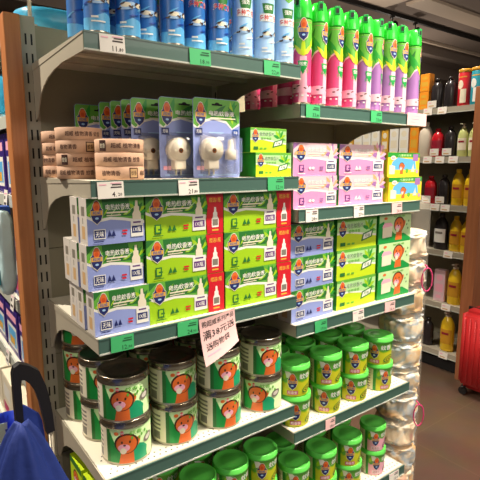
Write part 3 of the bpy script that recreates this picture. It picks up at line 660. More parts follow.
# ================================================================== FOURTH SHELF LEFT: tins
def tin():
    t = empty('coil_tin'); h, r = .1138, .0625; b = MB()
    b.lathe([(r-.003, 0), (r+.0002, .0005), (r+.0008, .003), (r-.0006, .0055), (r-.0006, h-.02), (r-.002, h-.017)], 'tin_metal', 48, mats=['tin_metal']*3+['pale_green']+['tin_metal'])
    R = r-.0006; a = Art(b, cylmap(R), .0045); C_ = PI*R; z0, z1 = .006, h-.0205
    a.rect(-.11, -.046, z0, z1, 'cream')
    for k in range(4): a.rect(-.106, -.062, .075-.012*k, .0805-.012*k, 'grey_print')
    a.rect(-.09, -.064, .012, .034, 'grey_print')
    a.poly([(-.046, z0), (.062, z0), (.06, .02), (.05, .036), (.03, .046), (.0, .04), (-.024, .06), (-.034, z1-.01), (-.046, z1)], 'emerald')
    a.poly([(.02, z0), (.058, z0), (.062, .034), (.05, .046), (.034, .052), (.02, .044)], 'jade')
    a.poly([(-.046, z0), (-.036, z0), (-.036, z1), (-.046, z1)], 'dark_leaf')
    a.lion(.006, .044, .082)
    a.text('蚊香', .03, .083, .011, 'leaf', width=.032, bold=.012); a.ell(-.018, .083, .006, .005, 'orange', 10); a.ell(-.004, .085, .005, .006, 'red', 10); a.text('超威', -.004, .085, .006, 'white', width=.01)
    a.ell(.066, .056, .016, .011, 'grey_print', 14, .3); a.ell(.066, .056, .010, .006, 'bottle_grey', 12, .3)
    for u, v in ((.045, .072), (.055, .078), (.038, .066), (.02, .07), (.062, .068)): a.ell(u, v, .003, .0045, 'leaf', 8)
    b.build('can_body', t)
    l = MB(); l.lathe([(r-.001, h-.0195), (r+.0016, h-.019), (r+.002, h-.0165), (r+.0006, h-.0145), (r+.0006, h-.004), (r+.0014, h-.002), (r+.0004, h), (r-.003, h), (r-.005, h-.0035), (r*.5, h-.0035), (0, h-.003)], 'tin_lid', 48)
    l.build('lid', t); return t
tn = tin(); z4 = ZL[3]+.0008
TF = [(.088, -.327, -.45), (.229, -.327, -.1), (.371, -.337, -.12), (.527, -.337, -.2)]
for i, (x, y, rz) in enumerate(TF):
    for k in range(2):
        r2 = rz + (.06, 0)[k] + (-.75 if (i == 3 and k == 0) else 0)
        place(tn, (x+(.002 if k == 0 else -.001), y, z4+k*.1141), r2-.1, '%s lion tin of the %s front stack from left, fourth shelf' % (['lower', 'upper'][k], ORD[i]), 'tin', 'lion tins on the fourth shelf')
RB = [(.084, -.1965, 2, 'behind the first front stack'), (.078, -.067, 3, 'at the far left back corner'), (.226, -.197, 2, 'behind the second front stack'), (.23, -.067, 3, 'far back behind the second front stack'), (.37, -.206, 2, 'behind the third front stack'), (.39, -.074, 3, 'far back behind the third front stack'), (.527, -.206, 2, 'behind the fourth front stack'), (.527, -.075, 2, 'far back behind the fourth front stack')]
for x, y, n, lb in RB:
    for k in range(n): place(tn, (x, y, z4+k*.1141), random.uniform(-.9, -.2), 'lion tin in shade %s, %s' % (lb, ['lowest', 'second up', 'third up'][k]), 'tin', 'lion tins on the fourth shelf')

# ================================================================== TUBS
def tub(kind):
    t = empty('coil_tub'); h, r = .1005, .0472; b = MB()
    b.lathe([(r*.9, 0), (r*.93, .0012), (r, h-.018), (r*.98, h-.016)], 'lime', 40, mats=['lime', 'lime' if kind == 'lime' else 'light_pink', 'lime'])
    a = Art(b, lambda u, v, l: ((r*(.93+.07*v/(h-.018))+.00015+.00005*l)*math.sin(u/r), -(r*(.93+.07*v/(h-.018))+.00015+.00005*l)*math.cos(u/r), v), .004); C_ = PI*r; z1 = h-.019
    lower = 'olive_yellow' if kind == 'lime' else 'light_pink'
    a.poly([(-.06, .002), (C_, .002), (C_, .04), (.04, .05), (.012, .045), (-.015, .056), (-.04, .04), (-.06, .052)], lower)
    a.poly([(-.06, z1), (C_, z1), (C_, .044), (.04, .054), (.012, .049), (-.015, .06), (-.04, .044), (-.06, .056)], 'leaf')
    for k, (u, rt) in enumerate(((.02, .5), (.04, 1.1), (.03, 2.2), (.055, 1.8), (-.045, 1.2))): a.leaf(u, .054, .03, .012, rt, ('dark_leaf', 'lime', 'grass')[k % 3])
    a.rect(-.125, -.06, .002, z1, 'cream')
    for k in range(6): a.rect(-.118, -.07, .012+.01*k, .0155+.01*k, 'grey_print')
    a.poly([(-.06, .002), (-.05, .002), (-.05, z1), (-.06, z1)], 'grass')
    a.poly([(-.012, .07), (-.028, z1), (-.04, z1), (-.035, .06)], 'white')
    a.shield(-.018, .05, .028, .052); a.text('蚊香', .021, .066, .018, 'white', width=.038, bold=.012)
    a.rect(-.034, -.001, .008, .021, 'magenta' if kind == 'lime' else 'white'); a.text('超香型', -.0175, .0145, .010, 'white' if kind == 'lime' else 'magenta', width=.029, bold=.012)
    a.ell(.034, .024, .022, .012, 'dark_leaf' if kind == 'lime' else 'brown', 16, .35); a.ell(.034, .024, .018, .0092, lower, 16, .35); a.ell(.034, .024, .014, .0066, 'brown', 14, .35); a.ell(.034, .024, .010, .0042, lower, 12, .35); a.ell(.034, .024, .005, .002, 'brown', 10, .35)
    b.build('tub_body', t)
    l = MB(); l.lathe([(r+.0012, h-.0185), (r+.0026, h-.018), (r+.0026, h-.012), (r+.0018, h-.0105), (r+.0016, h-.0015), (r+.0002, h), (r-.002, h), (r-.0035, h-.002), (r*.55, h-.0022), (r*.5, h-.001), (0, h-.001)], 'lid_green', 44)
    l.build('lid', t); return t
tl = tub('lime'); tp = tub('pink')
GF = [(.656, -.350, -.25, -.4), (.802, -.353, -.55, -.35), (.94, -.354, -.6, -.3), (1.078, -.356, .05, -.75)]
z = ZR[3]+.0008
for i, (x, y, r0, r1) in enumerate(GF):
    for k in range(2): place(tl, (x-(.006 if k else 0)-(.018 if (i == 0 and k) else 0)*0, y, z+k*(.1048 if i == 0 else .1012)), (r0, r1)[k], '%s green-lidded lime tub of the %s front stack, right bay fourth shelf' % (['lower', 'upper'][k], ORD[i]), 'tub', 'green-lidded tubs in the right bay', (1.1, 1.1, 1.035) if i == 0 else None)
for i, (x, y) in enumerate([(.665, -.235), (.79, -.235), (.93, -.235), (1.06, -.235), (.70, -.11), (.85, -.11), (1.0, -.11)]):
    for k in range(2): place(tl, (x, y, z+k*.1012), random.uniform(-.6, .4), '%s green-lidded tub in shade, %s' % (['lower', 'upper'][k], ('second row, behind the %s front stack' % ORD[i]) if i < 4 else ('back row, %s from left' % ORD[i-4])), 'tub', 'green-lidded tubs in the right bay')
z = ZR[4]+.0008
for i, (x, y, kd_) in enumerate([(.665, -.35, 'lime'), (.795, -.35, 'lime'), (.93, -.35, 'lime'), (1.078, -.35, 'pink')]):
    for k in range(2): place(tp if kd_ == 'pink' else tl, (x-.005*k, y, z+k*.1012), random.uniform(-.35, -.1), '%s tub with %s label, %s stack from left on lowest right shelf' % (['lower', 'upper'][k], kd_, ORD[i]), 'tub', 'tubs on the lowest right shelf')
for i, (x, y) in enumerate([(.70, -.235), (.86, -.235), (1.0, -.235)]):
    for k in range(2): place(tl, (x, y, z+k*.1012), random.uniform(-.35, .3), '%s lime tub in second row of lowest right shelf, %s from left' % (['lower', 'upper'][k], ORD[i]), 'tub', 'tubs on the lowest right shelf')
z = ZL[4]+.0008
for i, (x, y) in enumerate([(.29, -.345), (.405, -.345), (.52, -.345), (.24, -.22), (.36, -.22), (.48, -.22)]):
    for k in range(2): place(tl, (x, y, z+k*.1012), random.uniform(-.35, .3), '%s dark tub under the lion tin shelf, %s row, %s from left' % (['lower', 'upper'][k], 'front' if i < 3 else 'second', ORD[i % 3]), 'tub', 'tubs on the lowest left shelf')
# bright cartons on the lowest left shelf
b = carton_base(.15, .12, .1, 'lime_yellow', 'lime_yellow'); a = Art(b, sidemap(0, .1, 0)); a.lion(.05, .06, .07); a.rect(0, .1, .1, .119, 'dark_leaf'); a = Art(b, facemap(0, 0, 0)); a.rect(.03, .12, .07, .1, 'dark_leaf')
yb = b.build('coil_carton')
for i, (y, zz) in enumerate(((-.30, 0), (-.30, .1203), (-.185, 0), (-.185, .1203))):
    place(yb, (.012, y, z+zz), 0, 'bright yellow-green carton under the lion tins, %s %s' % (['front', 'rear'][i//2], ['lower', 'upper'][i % 2]), 'carton', 'yellow-green cartons on the lowest left shelf')

# ================================================================== CLEAR COLUMN OF SOFT TOYS AT THE RIGHT END
CX, CY, CR = 1.292, -.30, .0885
ct = empty('clear_column', (CX, CY, 0)); tag(ct, 'tall clear plastic column full of soft toys at the right end of the gondola', 'display column')
m = MB(); m.lathe([(CR, .012), (CR, 1.33)], 'bag_film', 48); m.f = m.f[:-2]; m.m = m.m[:-2]; m.sm = m.sm[:-2]; o = m.build('tube_wall', ct)
m = MB(); m.lathe([(CR, 1.3305), (CR*.97, 1.35), (CR*.85, 1.368), (CR*.6, 1.378), (0, 1.381)], 'bag_film', 48); m.build('domed_lid', ct)
m = MB(); m.lathe([(CR+.008, 0), (CR+.008, .008), (CR, .0118)], 'plastic_white', 48); m.build('base_plate', ct)
TOYC = ['pale', 'cream', 'tan and pink', 'blue and cream', 'rosy', 'blue-grey', 'cream and peach', 'tan', 'cream and blue', 'pink', 'pale pink']
NT = 11
def toy(seed):
    bm = bmesh.new(); bmesh.ops.create_icosphere(bm, subdivisions=5, radius=1)
    for v in bm.verts:
        n = v.co.copy(); d = noise.noise(n*2.4+Vector((seed*3.1, seed, 0))) + .5*noise.noise(n*5.5+Vector((seed, 1, 3)))
        rr = math.hypot(n.x, n.y); k = (1/max(rr, 1e-4))*rr**.35 if rr > 1e-4 else 1
        q = Vector((n.x*k*.081, n.y*k*.081, math.copysign(abs(n.z)**.42, n.z)*.0545))
        f = 1 + .16*d
        v.co = Vector((q.x*f, q.y*f, q.z*(1+.05*d)))
        h = math.hypot(v.co.x, v.co.y)
        if h > .086: v.co.x *= .086/h; v.co.y *= .086/h
        v.co.z = max(-.0555, min(.0555, v.co.z))
    q = MB(); q.bm(bm, 'bag_contents', True); return q.build('soft_toy')
for i in range(NT):
    z = .0695 + .1122*i; o = toy(i+1); o.location = (CX, CY, z); o.rotation_euler = (0, 0, i*1.1)
    lv = NT-1-i; nm = ['topmost', 'second from the top', 'third from the top', 'fourth from the top', 'fifth from the top', 'sixth from the top', 'fifth from the bottom', 'fourth from the bottom', 'third from the bottom', 'second from the bottom', 'lowest'][lv]
    tag(o, 'mottled pastel soft toy in the clear column, %s' % nm, 'soft toy', 'soft toys in the clear column')
for zz, dx, dy, lb in ((1.06, -.0006, -.105, 'upper pink loop showing in the clear column'), (.50, -.0006, -.105, 'lower pink loop showing in the clear column')):
    r = MB(); ux, uy = -dy/.086, dx/.086
    r.tube([(dx + .02*math.cos(t*PI/12)*.8, dy - .02*math.cos(t*PI/12)*.6, .046*math.sin(t*PI/12)) for t in range(24)], .0028, 'magenta', 8, True)
    r.tube([(dx, dy, .046), (dx, dy+.008, .054), (dx, -CR-.0025, .056)], .0028, 'magenta', 8); o = r.build('pink_loop', None, (CX, CY, zz)); tag(o, lb, 'loop', 'pink loops on the clear column')

# ================================================================== LEFT RUN OF SHELVES
lr = empty('side_gondola_frame', (.2, .7, 0)); tag(lr, 'shelving run behind the wooden post with shelf edges facing left', 'shelving frame')
m = MB(); m.box(.28, .30, .09, 1.6, 0, 1.88, 'panel_metal'); child(m, 'back_panel', lr)
m = MB(); m.box(-.02, .28, .09, 1.6, 0, .1, 'shelf_metal'); child(m, 'base_plinth', lr)
ZS = [1.88, 1.645, 1.40, 1.052, .80, .42]
SN = ['topmost', 'second', 'third', 'fourth', 'fifth', 'lowest']
for i, z in enumerate(ZS):
    t = empty('display_shelf', (.12, .8, z)); tag(t, '%s shelf of the side run left of the wooden post' % SN[i], 'shelf', 'shelves of the side run')
    m = MB(); m.box(-.03, .28, .09, 1.6, z-.02, z, 'shelf_deck'); child(m, 'deck', t)
    m = MB(); m.box(-.036, -.03, .09, 1.6, z-.036, z+.001, 'rail_edge'); child(m, 'price_rail', t)
def pillow(name, sx, sy, sz, mt, loc, label, cat='pack', group='packs on the side run', e=.45, seed=1, art=None, am=.06):
    bm = bmesh.new(); bmesh.ops.create_icosphere(bm, subdivisions=4, radius=1)
    for v in bm.verts:
        n = v.co.copy(); d = noise.noise(n*3+Vector((seed*2.3, 0, 0)))
        v.co = Vector((math.copysign(abs(n.x)**e, n.x)*sx/2, math.copysign(abs(n.y)**e, n.y)*sy/2, math.copysign(abs(n.z)**e, n.z)*sz/2))*(1+am*d*.6)
    q = MB(); q.bm(bm, mt, True)
    if art: art(q)
    zz = min(v[2] for v in q.v); o = q.build(name, None, (loc[0], loc[1], loc[2]-zz)); return tag(o, label, cat, group)
def box_pack(x, y, z, w_, d_, h_, mt, label, art=0):
    b = MB(); b.box(-w_/2, w_/2, -d_/2, d_/2, 0, h_, mt, bev=.006); a = Art(b, sidemap(-w_/2-.0002, d_/2, 0))
    if art == 1: a.rect(d_*.12, d_*.88, h_*.12, h_*.62, 'white'); a.rect(d_*.18, d_*.82, h_*.18, h_*.54, 'sky'); a.rect(d_*.3, d_*.7, h_*.2, h_*.36, 'gold'); a.rect(d_*.1, d_*.9, h_*.72, h_*.86, 'light_pink')
    if art == 2: a.rect(d_*.2, d_*.8, h_*.5, h_*.8, 'white'); a.rect(d_*.1, d_*.6, h_*.15, h_*.35, 'magenta')
    o = b.build('purple_pack' if mt == 'pack_purple' else 'boxed_pack', None, (x, y, z+.0006)); tag(o, label, 'pack', 'packs on the side run')
for i in range(4):
    box_pack(.075, .24+.22*i, ZS[2], .19, .2, .2, 'pack_purple', 'purple pack with white picture panel behind wooden post, %s' % ['nearest', 'second', 'third', 'farthest'][i], 1)
    box_pack(.075, .24+.22*i, ZS[3], .19, .2, .16, 'pack_purple', 'purple pack on the middle side shelf below, %s along' % ['nearest', 'second', 'third', 'farthest'][i], 2)
    box_pack(.075, .24+.22*i, ZS[4], .19, .2, .18, 'pack_purple', 'purple pack on the lower side shelf, %s along' % ['nearest', 'second', 'third', 'farthest'][i], 1)
    box_pack(.075, .24+.22*i, ZS[5], .19, .2, .2, 'cream', 'pale pack on the lowest side shelf, %s along' % ['nearest', 'second', 'third', 'farthest'][i], 2)
    pillow('teal_pack', .19, .19, .165, 'pack_teal', (.085, .24+.22*i, ZS[1]+.004), 'shiny teal soft pack beside the post high up, %s' % ['nearest', 'second', 'third', 'farthest'][i], seed=i)
pillow('teal_pack', .3, .5, .095, 'pack_teal', (.16, .40, ZS[0]+.006), 'teal soft pack lying on top of the side run', seed=8)
pillow('red_pack', .14, .11, .052, 'red', (.262, .105, ZS[0]), 'red glossy pack lying on top behind the back panel', seed=9)
m = MB(); m.tube([(.02, .07, 1.881), (.02, .07, 2.4)], .0055, 'plastic_white'); m.box(.005, .035, .06, .08, 1.8805, 1.886, 'plastic_white'); tag(m.build('sign_pole'), 'thin white sign pole standing above the slotted upright', 'pole')
# aqua bag hanging at the shelf edge
def aq(q):
    pass
o = pillow('aqua_bag', .05, .105, .275, 'pack_aqua', (-.062, .235, 1.087), 'pale aqua plastic bag hanging beside the wooden post', 'bag', 'packs on the side run', .5, 12, None, .1)
hm = MB(); hm.box(-.02, .02, -.03, .03, .118, .146, 'deep_blue', bev=.005); hm.build('header_seal', o)
tm = MB(); tm.prism([(-.034, -.10), (.034, -.10), (.034, -.045), (-.034, -.052)], lambda u, v, d: (-.0245-d, u, v), 0, .003, 'teal')
for k, (yy, zz) in enumerate(((-.028, .07), (.012, .03), (.028, .085), (-.012, -.01), (.022, -.03), (-.03, .02))):
    tm.prism([(yy+.007*math.cos(i*PI/5), zz+.007*math.sin(i*PI/5)) for i in range(10)], lambda u, v, d: (-.0262-d, u, v), 0, .0012, 'light_pink' if k % 2 else 'teal')
tm.build('printed_panel', o)
for i, (y, z, s) in enumerate(((.30, ZS[4], .055), (.47, ZS[4], .055), (.3, ZS[3], .05), (.28, ZS[2], .05))):
    t = MB(); t.box(-.0006, .0006, -s/2, s/2, -.03, .03, 'tag_white'); a = Art(t, sidemap(-.0007, s/2, -.03, .0001)); a.rect(s*.15, s*.8, .012, .02, 'ink'); a.rect(s*.15, s*.5, .03, .04, 'ink'); a.rect(s*.15, s*.85, .046, .05, 'light_pink')
    o = t.build('price_tag', None, (-.0405, y, z-.012)); o.rotation_euler = (0, .12, 0); tag(o, 'white price label on side run, %s' % ['lower shelf, nearest the post', 'lower shelf, farther back', 'middle shelf edge', 'upper shelf edge'][i], 'price tag', 'labels on the side run')
# blue basket with paper sign
t = empty('blue_basket', (-.10, .20, .60)); tag(t, 'small round blue basket with turquoise paper hooked low beside the post', 'basket')
m = MB(); m.lathe([(.0, 0), (.045, .0), (.058, .03), (.062, .075), (.06, .075), (.055, .03), (.042, .004), (0, .004)], 'basket_blue', 28); m.build('bowl', t)
m = MB(); m.tube([(.04, 0, .07), (.085, 0, .085)], .004, 'basket_blue'); m.build('hook', t)
m = MB(); m.prism([(-.036, .02), (.03, .028), (.036, .095), (-.02, .105)], lambda u, v, d: (-.03+u*.55, -.066+.35*u+d, v), 0, .001, 'pack_aqua'); m.build('paper_sign', t)

# ================================================================== SHOPPING TROLLEY BAG
tr = empty('shopping_trolley', (-.144, -.40, 0)); tag(tr, 'blue fabric shopping trolley bag with black loop handle at bottom left', 'trolley bag')
def hp(u, v, d): return (u, d, v)
outer = [(-.0345,.956),(-.0353,1.016),(-.0353,1.077),(-.031,1.092),(-.020,1.098),(-.0025,1.090),(.017,1.073),(.028,1.038),(.033,1.012),(.0375,.974),(.040,.930)]
inner = [(-.020,.956),(-.020,1.016),(-.020,1.051),(-.0185,1.062),(-.013,1.061),(-.004,1.051),(.0065,1.030),(.013,1.004),(.0173,.976),(.021,.952),(.0235,.928)]
m = MB()
for i in range(10):
    q = [outer[i], outer[i+1], inner[i+1], inner[i]]
    A = [hp(u, v, -.009) for u, v in q]; B_ = [hp(u, v, .009) for u, v in q]
    m.face(A, 'plastic_dark'); m.face(B_[::-1], 'plastic_dark'); m.face([A[0], A[1], B_[1], B_[0]], 'plastic_dark'); m.face([A[2], A[3], B_[3], B_[2]], 'plastic_dark')
for i in (0, 10):
    q = [outer[i], inner[i]]; m.face([hp(*q[0], -.009), hp(*q[1], -.009), hp(*q[1], .009), hp(*q[0], .009)], 'plastic_dark')
m.build('handle', tr)
m = MB()
m.tube([hp(-.027, .965, 0), hp(-.03, .12, 0)], .0065, 'tin_metal'); m.tube([hp(.033, .94, 0), hp(.036, .12, 0)], .0065, 'tin_metal'); m.tube([hp(-.03, .12, 0), hp(.036, .12, 0)], .006, 'tin_metal')
m.build('handle_frame', tr)
m = MB(); m.prism([(-.0195, 1.006), (-.012, 1.0), (.012, .976), (.0165, .96), (.022, .90), (.022, .70), (-.0195, .70)], hp, -.004, .004, 'fabric_blue'); m.build('webbing_panel', tr)
prof = [(0, 1.078), (.012, 1.076), (.026, 1.055), (.042, 1.02), (.062, .965), (.084, .915), (.115, .86), (.140, .80), (.155, .72), (.160, .55), (.158, .35), (.155, .2), (.145, .125), (.12, .105), (0, .10)]
q = MB(); n = 72; rings = []
for k, (r_, z_) in enumerate(prof):
    ring = []
    for i in range(n):
        a = 2*PI*i/n; f = 1 + (.10*math.sin(5*a+.6) + .05*math.sin(11*a+2*z_))*min(1, max(0, (z_-.55)*2.2)) + .05*noise.noise(Vector((math.cos(a)*1.6, math.sin(a)*1.6, z_*6)))
        ex = (abs(math.cos(a))**4 + abs(math.sin(a))**4)**-.25 if z_ < .9 else 1
        ring.append((r_*f*ex*math.cos(a)*.95, r_*f*ex*math.sin(a)*.78, z_ + (.006*math.sin(3*a) if 0 < k < 9 else 0)))
    rings.append(ring)
for k in range(len(prof)-1):
    for i in range(n):
        j = (i+1) % n; q.face([rings[k][i], rings[k+1][i], rings[k+1][j], rings[k][j]], 'fabric_blue', True)
me_o = q.build('bag_body', tr, (-.062, -.215, 0)); me_o.rotation_euler = (0, 0, -.3)
bm = bmesh.new(); bm.from_mesh(me_o.data); bmesh.ops.remove_doubles(bm, verts=bm.verts[:], dist=1e-5); bm.to_mesh(me_o.data); bm.free()
for s_ in (-1, 1):
    m = MB(); m.prism([(.055*math.cos(i*PI/12), .055+.055*math.sin(i*PI/12)) for i in range(24)], lambda u, v, d: (d, u, v), -.012, .012, 'plastic_dark'); m.build('wheel', tr, (.003+s_*.075, .012, 0))

# ================================================================== FAR WALL UNIT ON THE RIGHT
X = 2.806
wu = empty('wall_gondola_frame', (3.0, 1.2, 0)); tag(wu, 'shelving unit across the aisle with a brown wooden end panel', 'shelving frame')
m = MB(); m.box(X-.056, 3.18, .150, .236, 0, 1.99, 'wood_brown', bev=.006); child(m, 'end_panel', wu)
m = MB(); m.box(3.16, 3.18, .237, 2.4, 0, 1.93, 'panel_metal'); child(m, 'back_panel', wu)
m = MB(); m.box(X+.03, 3.16, .237, 2.4, 0, .10, 'slot_black'); child(m, 'base_plinth', wu)
ZW = [1.885, 1.548, 1.213, .886, .502, .142]
for i, z in enumerate(ZW):
    t = empty('display_shelf', (3.0, 1.2, z)); tag(t, '%s shelf of the unit across the aisle, grey price rail' % SN[i], 'shelf', 'shelves across the aisle')
    m = MB(); m.box(X+.004, 3.158, .24, 2.4, z-.014, z, 'shelf_metal'); child(m, 'deck', t)
    m = MB(); m.box(X, X+.004, .24, 2.4, z-.04, z+.001, 'shelf_metal'); m.box(X-.003, X, .24, 2.4, z-.04, z-.034, 'rail_edge'); child(m, 'price_rail', t)
def bottle(kind, mt, r, h, label_m=None, pump=None, flat=.75):
    t = empty('%s_bottle' % kind); b = MB()
    b.lathe([(r*.92, 0), (r, .006), (r, h*.62), (r*.9, h*.74), (r*.55, h*.86), (r*.34, h*.89), (r*.34, h*.92)], mt, 24, sx=flat, sy=1); 
    b.build('bottle_body', t)
    if label_m:
        l = MB()
        for i in range(9):
            a0, a1 = -1.0+i*2/9, -1.0+(i+1)*2/9; f = lambda a, z: (-(r*flat+.0012)*math.cos(a), (r+.0012)*math.sin(a), z)
            l.face([f(a1, h*.2), f(a0, h*.2), f(a0, h*.58), f(a1, h*.58)], label_m, True)
            if 2 <= i <= 6: g = lambda a, z: (-(r*flat+.002)*math.cos(a), (r+.002)*math.sin(a), z); l.face([g(a1, h*.44), g(a0, h*.44), g(a0, h*.5), g(a1, h*.5)], 'wine' if label_m != 'white' else 'grey_print', True)
        l.build('label', t)
    c = MB(); ck = pump or mt
    if pump:
        c.lathe([(r*.38, h*.90), (r*.4, h*.94), (r*.14, h*.95), (r*.12, h*1.0)], ck, 16); c.box(-r*.9, r*.3, -r*.22, r*.22, h*1.0, h*1.035, ck, bev=.003); c.build('pump', t)
    else:
        c.lathe([(r*.4, h*.9), (r*.42, h*.99), (r*.3, h), (0, h)], ck, 16); c.build('cap', t)
    return t
mat('label_gold', (206, 150, 40), .4)
B = dict(dark=bottle('dark', 'bottle_dark', .043, .21), red=bottle('red', 'bottle_red', .045, .2, 'wine'), green=bottle('pale_green', 'bottle_palegreen', .036, .215, 'cream', 'cream'),
         yellow=bottle('yellow', 'bottle_yellow', .042, .25, 'label_gold'), ypump=bottle('yellow', 'bottle_yellow', .05, .285, 'label_gold', 'plastic_white'),
         whitetall=bottle('white', 'plastic_white', .05, .25), brown=bottle('dark', 'bottle_dark', .05, .26, 'white'))
def box_tall(name, mt, w_, d_, h_, am):
    b = MB(); b.box(-d_/2, d_/2, -w_/2, w_/2, 0, h_, mt, bev=.004); a = Art(b, sidemap(-d_/2-.0002, w_/2, 0)); a.rect(w_*.15, w_*.85, h_*.3, h_*.55, am); a.ell(w_*.5, h_*.75, w_*.3, h_*.1, am, 12); a.rect(w_*.25, w_*.7, h_*.1, h_*.2, am)
    return b.build(name)
def canister(mt, am):
    t = empty('tall_canister'); b = MB(); b.lathe([(.042, 0), (.044, .004), (.044, .215), (.042, .219)], mt, 24); a = Art(b, lambda u, v, l: (-(.0442+.00008*l)*math.cos(u/.044), (.0442+.00008*l)*math.sin(u/.044), v), .004)
    a.rect(-.03, .01, .02, .11, am); a.ell(.012, .14, .022, .03, am, 12); a.rect(-.03, .03, .185, .192, 'gold'); b.build('canister_body', t)
    c = MB(); c.lathe([(.043, .219), (.045, .221), (.045, .24), (.04, .243), (0, .243)], 'label_gold', 24); c.build('canister_lid', t); return t
B['redcan'] = canister('red', 'cream'); B['tealcan'] = canister('teal', 'white'); B['goldcan'] = canister('olive_yellow', 'cream')
B['orange'] = box_tall('orange_box', 'tube_orange', .075, .06, .125, 'gold'); B['tall_orange'] = box_tall('orange_box', 'tube_orange', .07, .06, .235, 'gold'); B['whitebox'] = box_tall('white_box', 'white', .078, .06, .235, 'cream')
B['pouch'] = box_tall('pink_pouch', 'pale_pink', .085, .05, .235, 'light_pink'); B['goldtall'] = box_tall('orange_box', 'gold', .065, .05, .225, 'cream')
W = [ # kind, y, shelf, label
 ('orange', .662, 0, 'orange box behind the last purple can, lower of two'), ('dark', .575, 0, 'dark bottle on the top far shelf, left one'), ('dark', .475, 0, 'dark bottle on the top far shelf, right one'),
 ('redcan', .372, 0, 'tall red canister on the top far shelf'), ('tealcan', .283+.0, 0, 'tall teal canister on the top far shelf beside end panel'),
 ('red', .548, 1, 'red bottle on the second far shelf'), ('dark', .452, 1, 'dark bottle on the second far shelf beside the red one'), ('green', .36, 1, 'pale green pump bottle, left one of two'), ('green', .282, 1, 'pale green pump bottle, right one of two'),
 ('tall_orange', .7245, 1, 'tall orange box between white boxes across the aisle'), ('whitetall', .645, 1, 'white bottle right of the tall orange box'),
 ('red', .58, 2, 'red bottle on the third far shelf'), ('dark', .475, 2, 'dark bottle on the third far shelf'), ('yellow', .372, 2, 'yellow bottle on the third far shelf, left one'), ('yellow', .283, 2, 'yellow bottle on the third far shelf, right one'),
 ('brown', .475, 3, 'dark bottle with white label on the fourth far shelf'), ('yellow', .365, 3, 'yellow bottle on the fourth far shelf, left one'), ('yellow', .283, 3, 'yellow bottle on the fourth far shelf, right one'),
 ('pouch', .45, 4, 'pink and white pouch on the fifth far shelf'), ('ypump', .345, 4, 'yellow pump bottle on the fifth far shelf'), ('yellow', .283-.0, 4, 'yellow bottle without pump on the fifth far shelf'),
 ('dark', .53, 5, 'dark bottle low on the lowest far shelf'), ('ypump', .375, 5, 'yellow pump bottle on the lowest far shelf, left one'), ('ypump', .29, 5, 'yellow pump bottle on the lowest far shelf, right one')]
for k in range(8): W.append((('whitebox', 'whitebox', 'goldtall', 'whitebox')[k % 4] if k else 'whitebox', (.811+.088*k), 1, '%s tall box left of the tall orange box across the aisle' % ORD[k]))
for kd_, y, s, lb in W:
    yo = .006 if kd_ in ('ypump',) and y < .33 else 0
    if kd_ == 'yellow' and s == 4: xx, y = X+.16, .30
    elif kd_ == 'ypump' and y == .29: xx = X+.17
    else: xx = X+.062
    place(B[kd_], (xx, y+yo, ZW[s]+.0008), 0, lb, 'bottle' if kd_ in ('dark','red','green','yellow','ypump','white','whitetall','brown') else 'canister' if 'can' in kd_ else 'box', 'goods on the shelves across the aisle')
place(B['orange'], (X+.062, .66, ZW[0]+.1268), 0, 'orange box behind the last purple can, upper of two', 'box', 'goods on the shelves across the aisle')
t2 = B['goldcan']; place(t2, (X+.16, .285, ZW[0]+.0008), 0, 'gold canister behind the teal one beside end panel', 'canister', 'goods on the shelves across the aisle')
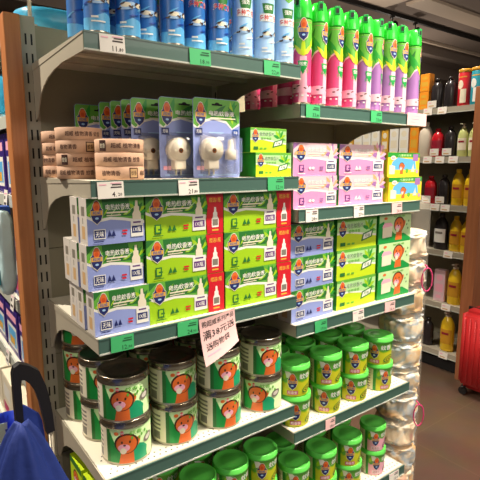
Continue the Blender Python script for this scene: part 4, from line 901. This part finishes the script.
for i, (y, s, up) in enumerate([(.575, 0, .03), (.60, 0, -.02), (.49, 0, -.02), (.535, 1, .034), (.44, 1, .034), (.58, 1, -.02), (.485, 1, -.02), (.385, 1, -.02), (.575, 2, .034), (.47, 2, .034), (.50, 2, -.02), (.42, 2, -.02), (.375, 3, -.02), (.365, 4, -.02), (.36, 5, -.02)]):
    t = MB(); t.box(-.0006, .0006, -.034, .034, -.024, .024, 'tag_white'); a = Art(t, sidemap(-.0007, .034, -.024, .0001)); a.rect(.01, .05, .008, .016, 'tan'); a.rect(.01, .03, .03, .036, 'light_pink')
    xx = X-.0045 if up < 0 else X+.002; o = t.build('price_card', None, (xx, y, ZW[s]+up)); o.rotation_euler = (0, .1 if up < 0 else 0, 0)
    tag(o, 'white price card %s %s far shelf, %s' % ('on rail of' if up < 0 else 'standing on', SN[s], '%s from end panel' % ['first', 'second', 'third', 'fourth', 'fifth'][sum(1 for q in [(.575,0,1),(.60,0,0),(.49,0,0),(.535,1,1),(.44,1,1),(.58,1,0),(.485,1,0),(.385,1,0),(.575,2,1),(.47,2,1),(.50,2,0),(.42,2,0),(.375,3,0),(.365,4,0),(.36,5,0)] if q[1] == s and q[2] == (up > 0) and q[0] < y)]), 'price card', 'price cards across the aisle')

# ================================================================== RED SUITCASE
su = empty('suitcase', (2.66, -.05, 0)); tag(su, 'red ribbed hard-shell suitcase standing on the tiled floor', 'suitcase')
m = MB(); bm = bmesh.new(); bmesh.ops.create_cube(bm, size=1)
for v in bm.verts: v.co = Vector((v.co.x*.215, v.co.y*.345, .315+v.co.z*.525))
bmesh.ops.bevel(bm, geom=bm.edges[:], offset=.035, segments=5, affect='EDGES'); m.bm(bm, 'suitcase_red', True)
m.build('shell', su)
m = MB()
for i in range(9):
    y = -.136+.034*i; m.tube([(-.1085, y, .10), (-.1085, y, .53)], .006, 'suitcase_red', 8)
for z in (.16, .5): pass
m.build('ribs', su)
m = MB(); m.box(-.006, .006, -.1735, .1735, .05, .58, 'plastic_dark', bev=.004); o = m.build('zip_band', su)
m = MB(); m.tube([(.03, -.07, .575), (.03, -.06, .60), (.03, .06, .60), (.03, .07, .575)], .009, 'plastic_dark'); m.build('carry_handle', su)
for sx in (-1, 1):
    for sy in (-1, 1):
        wl = MB(); wl.lathe([(.016, .04), (.016, .06)], 'plastic_dark', 14); wl.box(-.011, .011, -.018, .018, .02, .045, 'plastic_dark', bev=.003)
        wl.prism([(.026*math.cos(i*PI/9), .026+.026*math.sin(i*PI/9)) for i in range(18)], lambda u, v, d: (d, u, v), -.009, .009, 'plastic_dark'); wl.build('wheel', su, (sx*.075, sy*.135, 0))
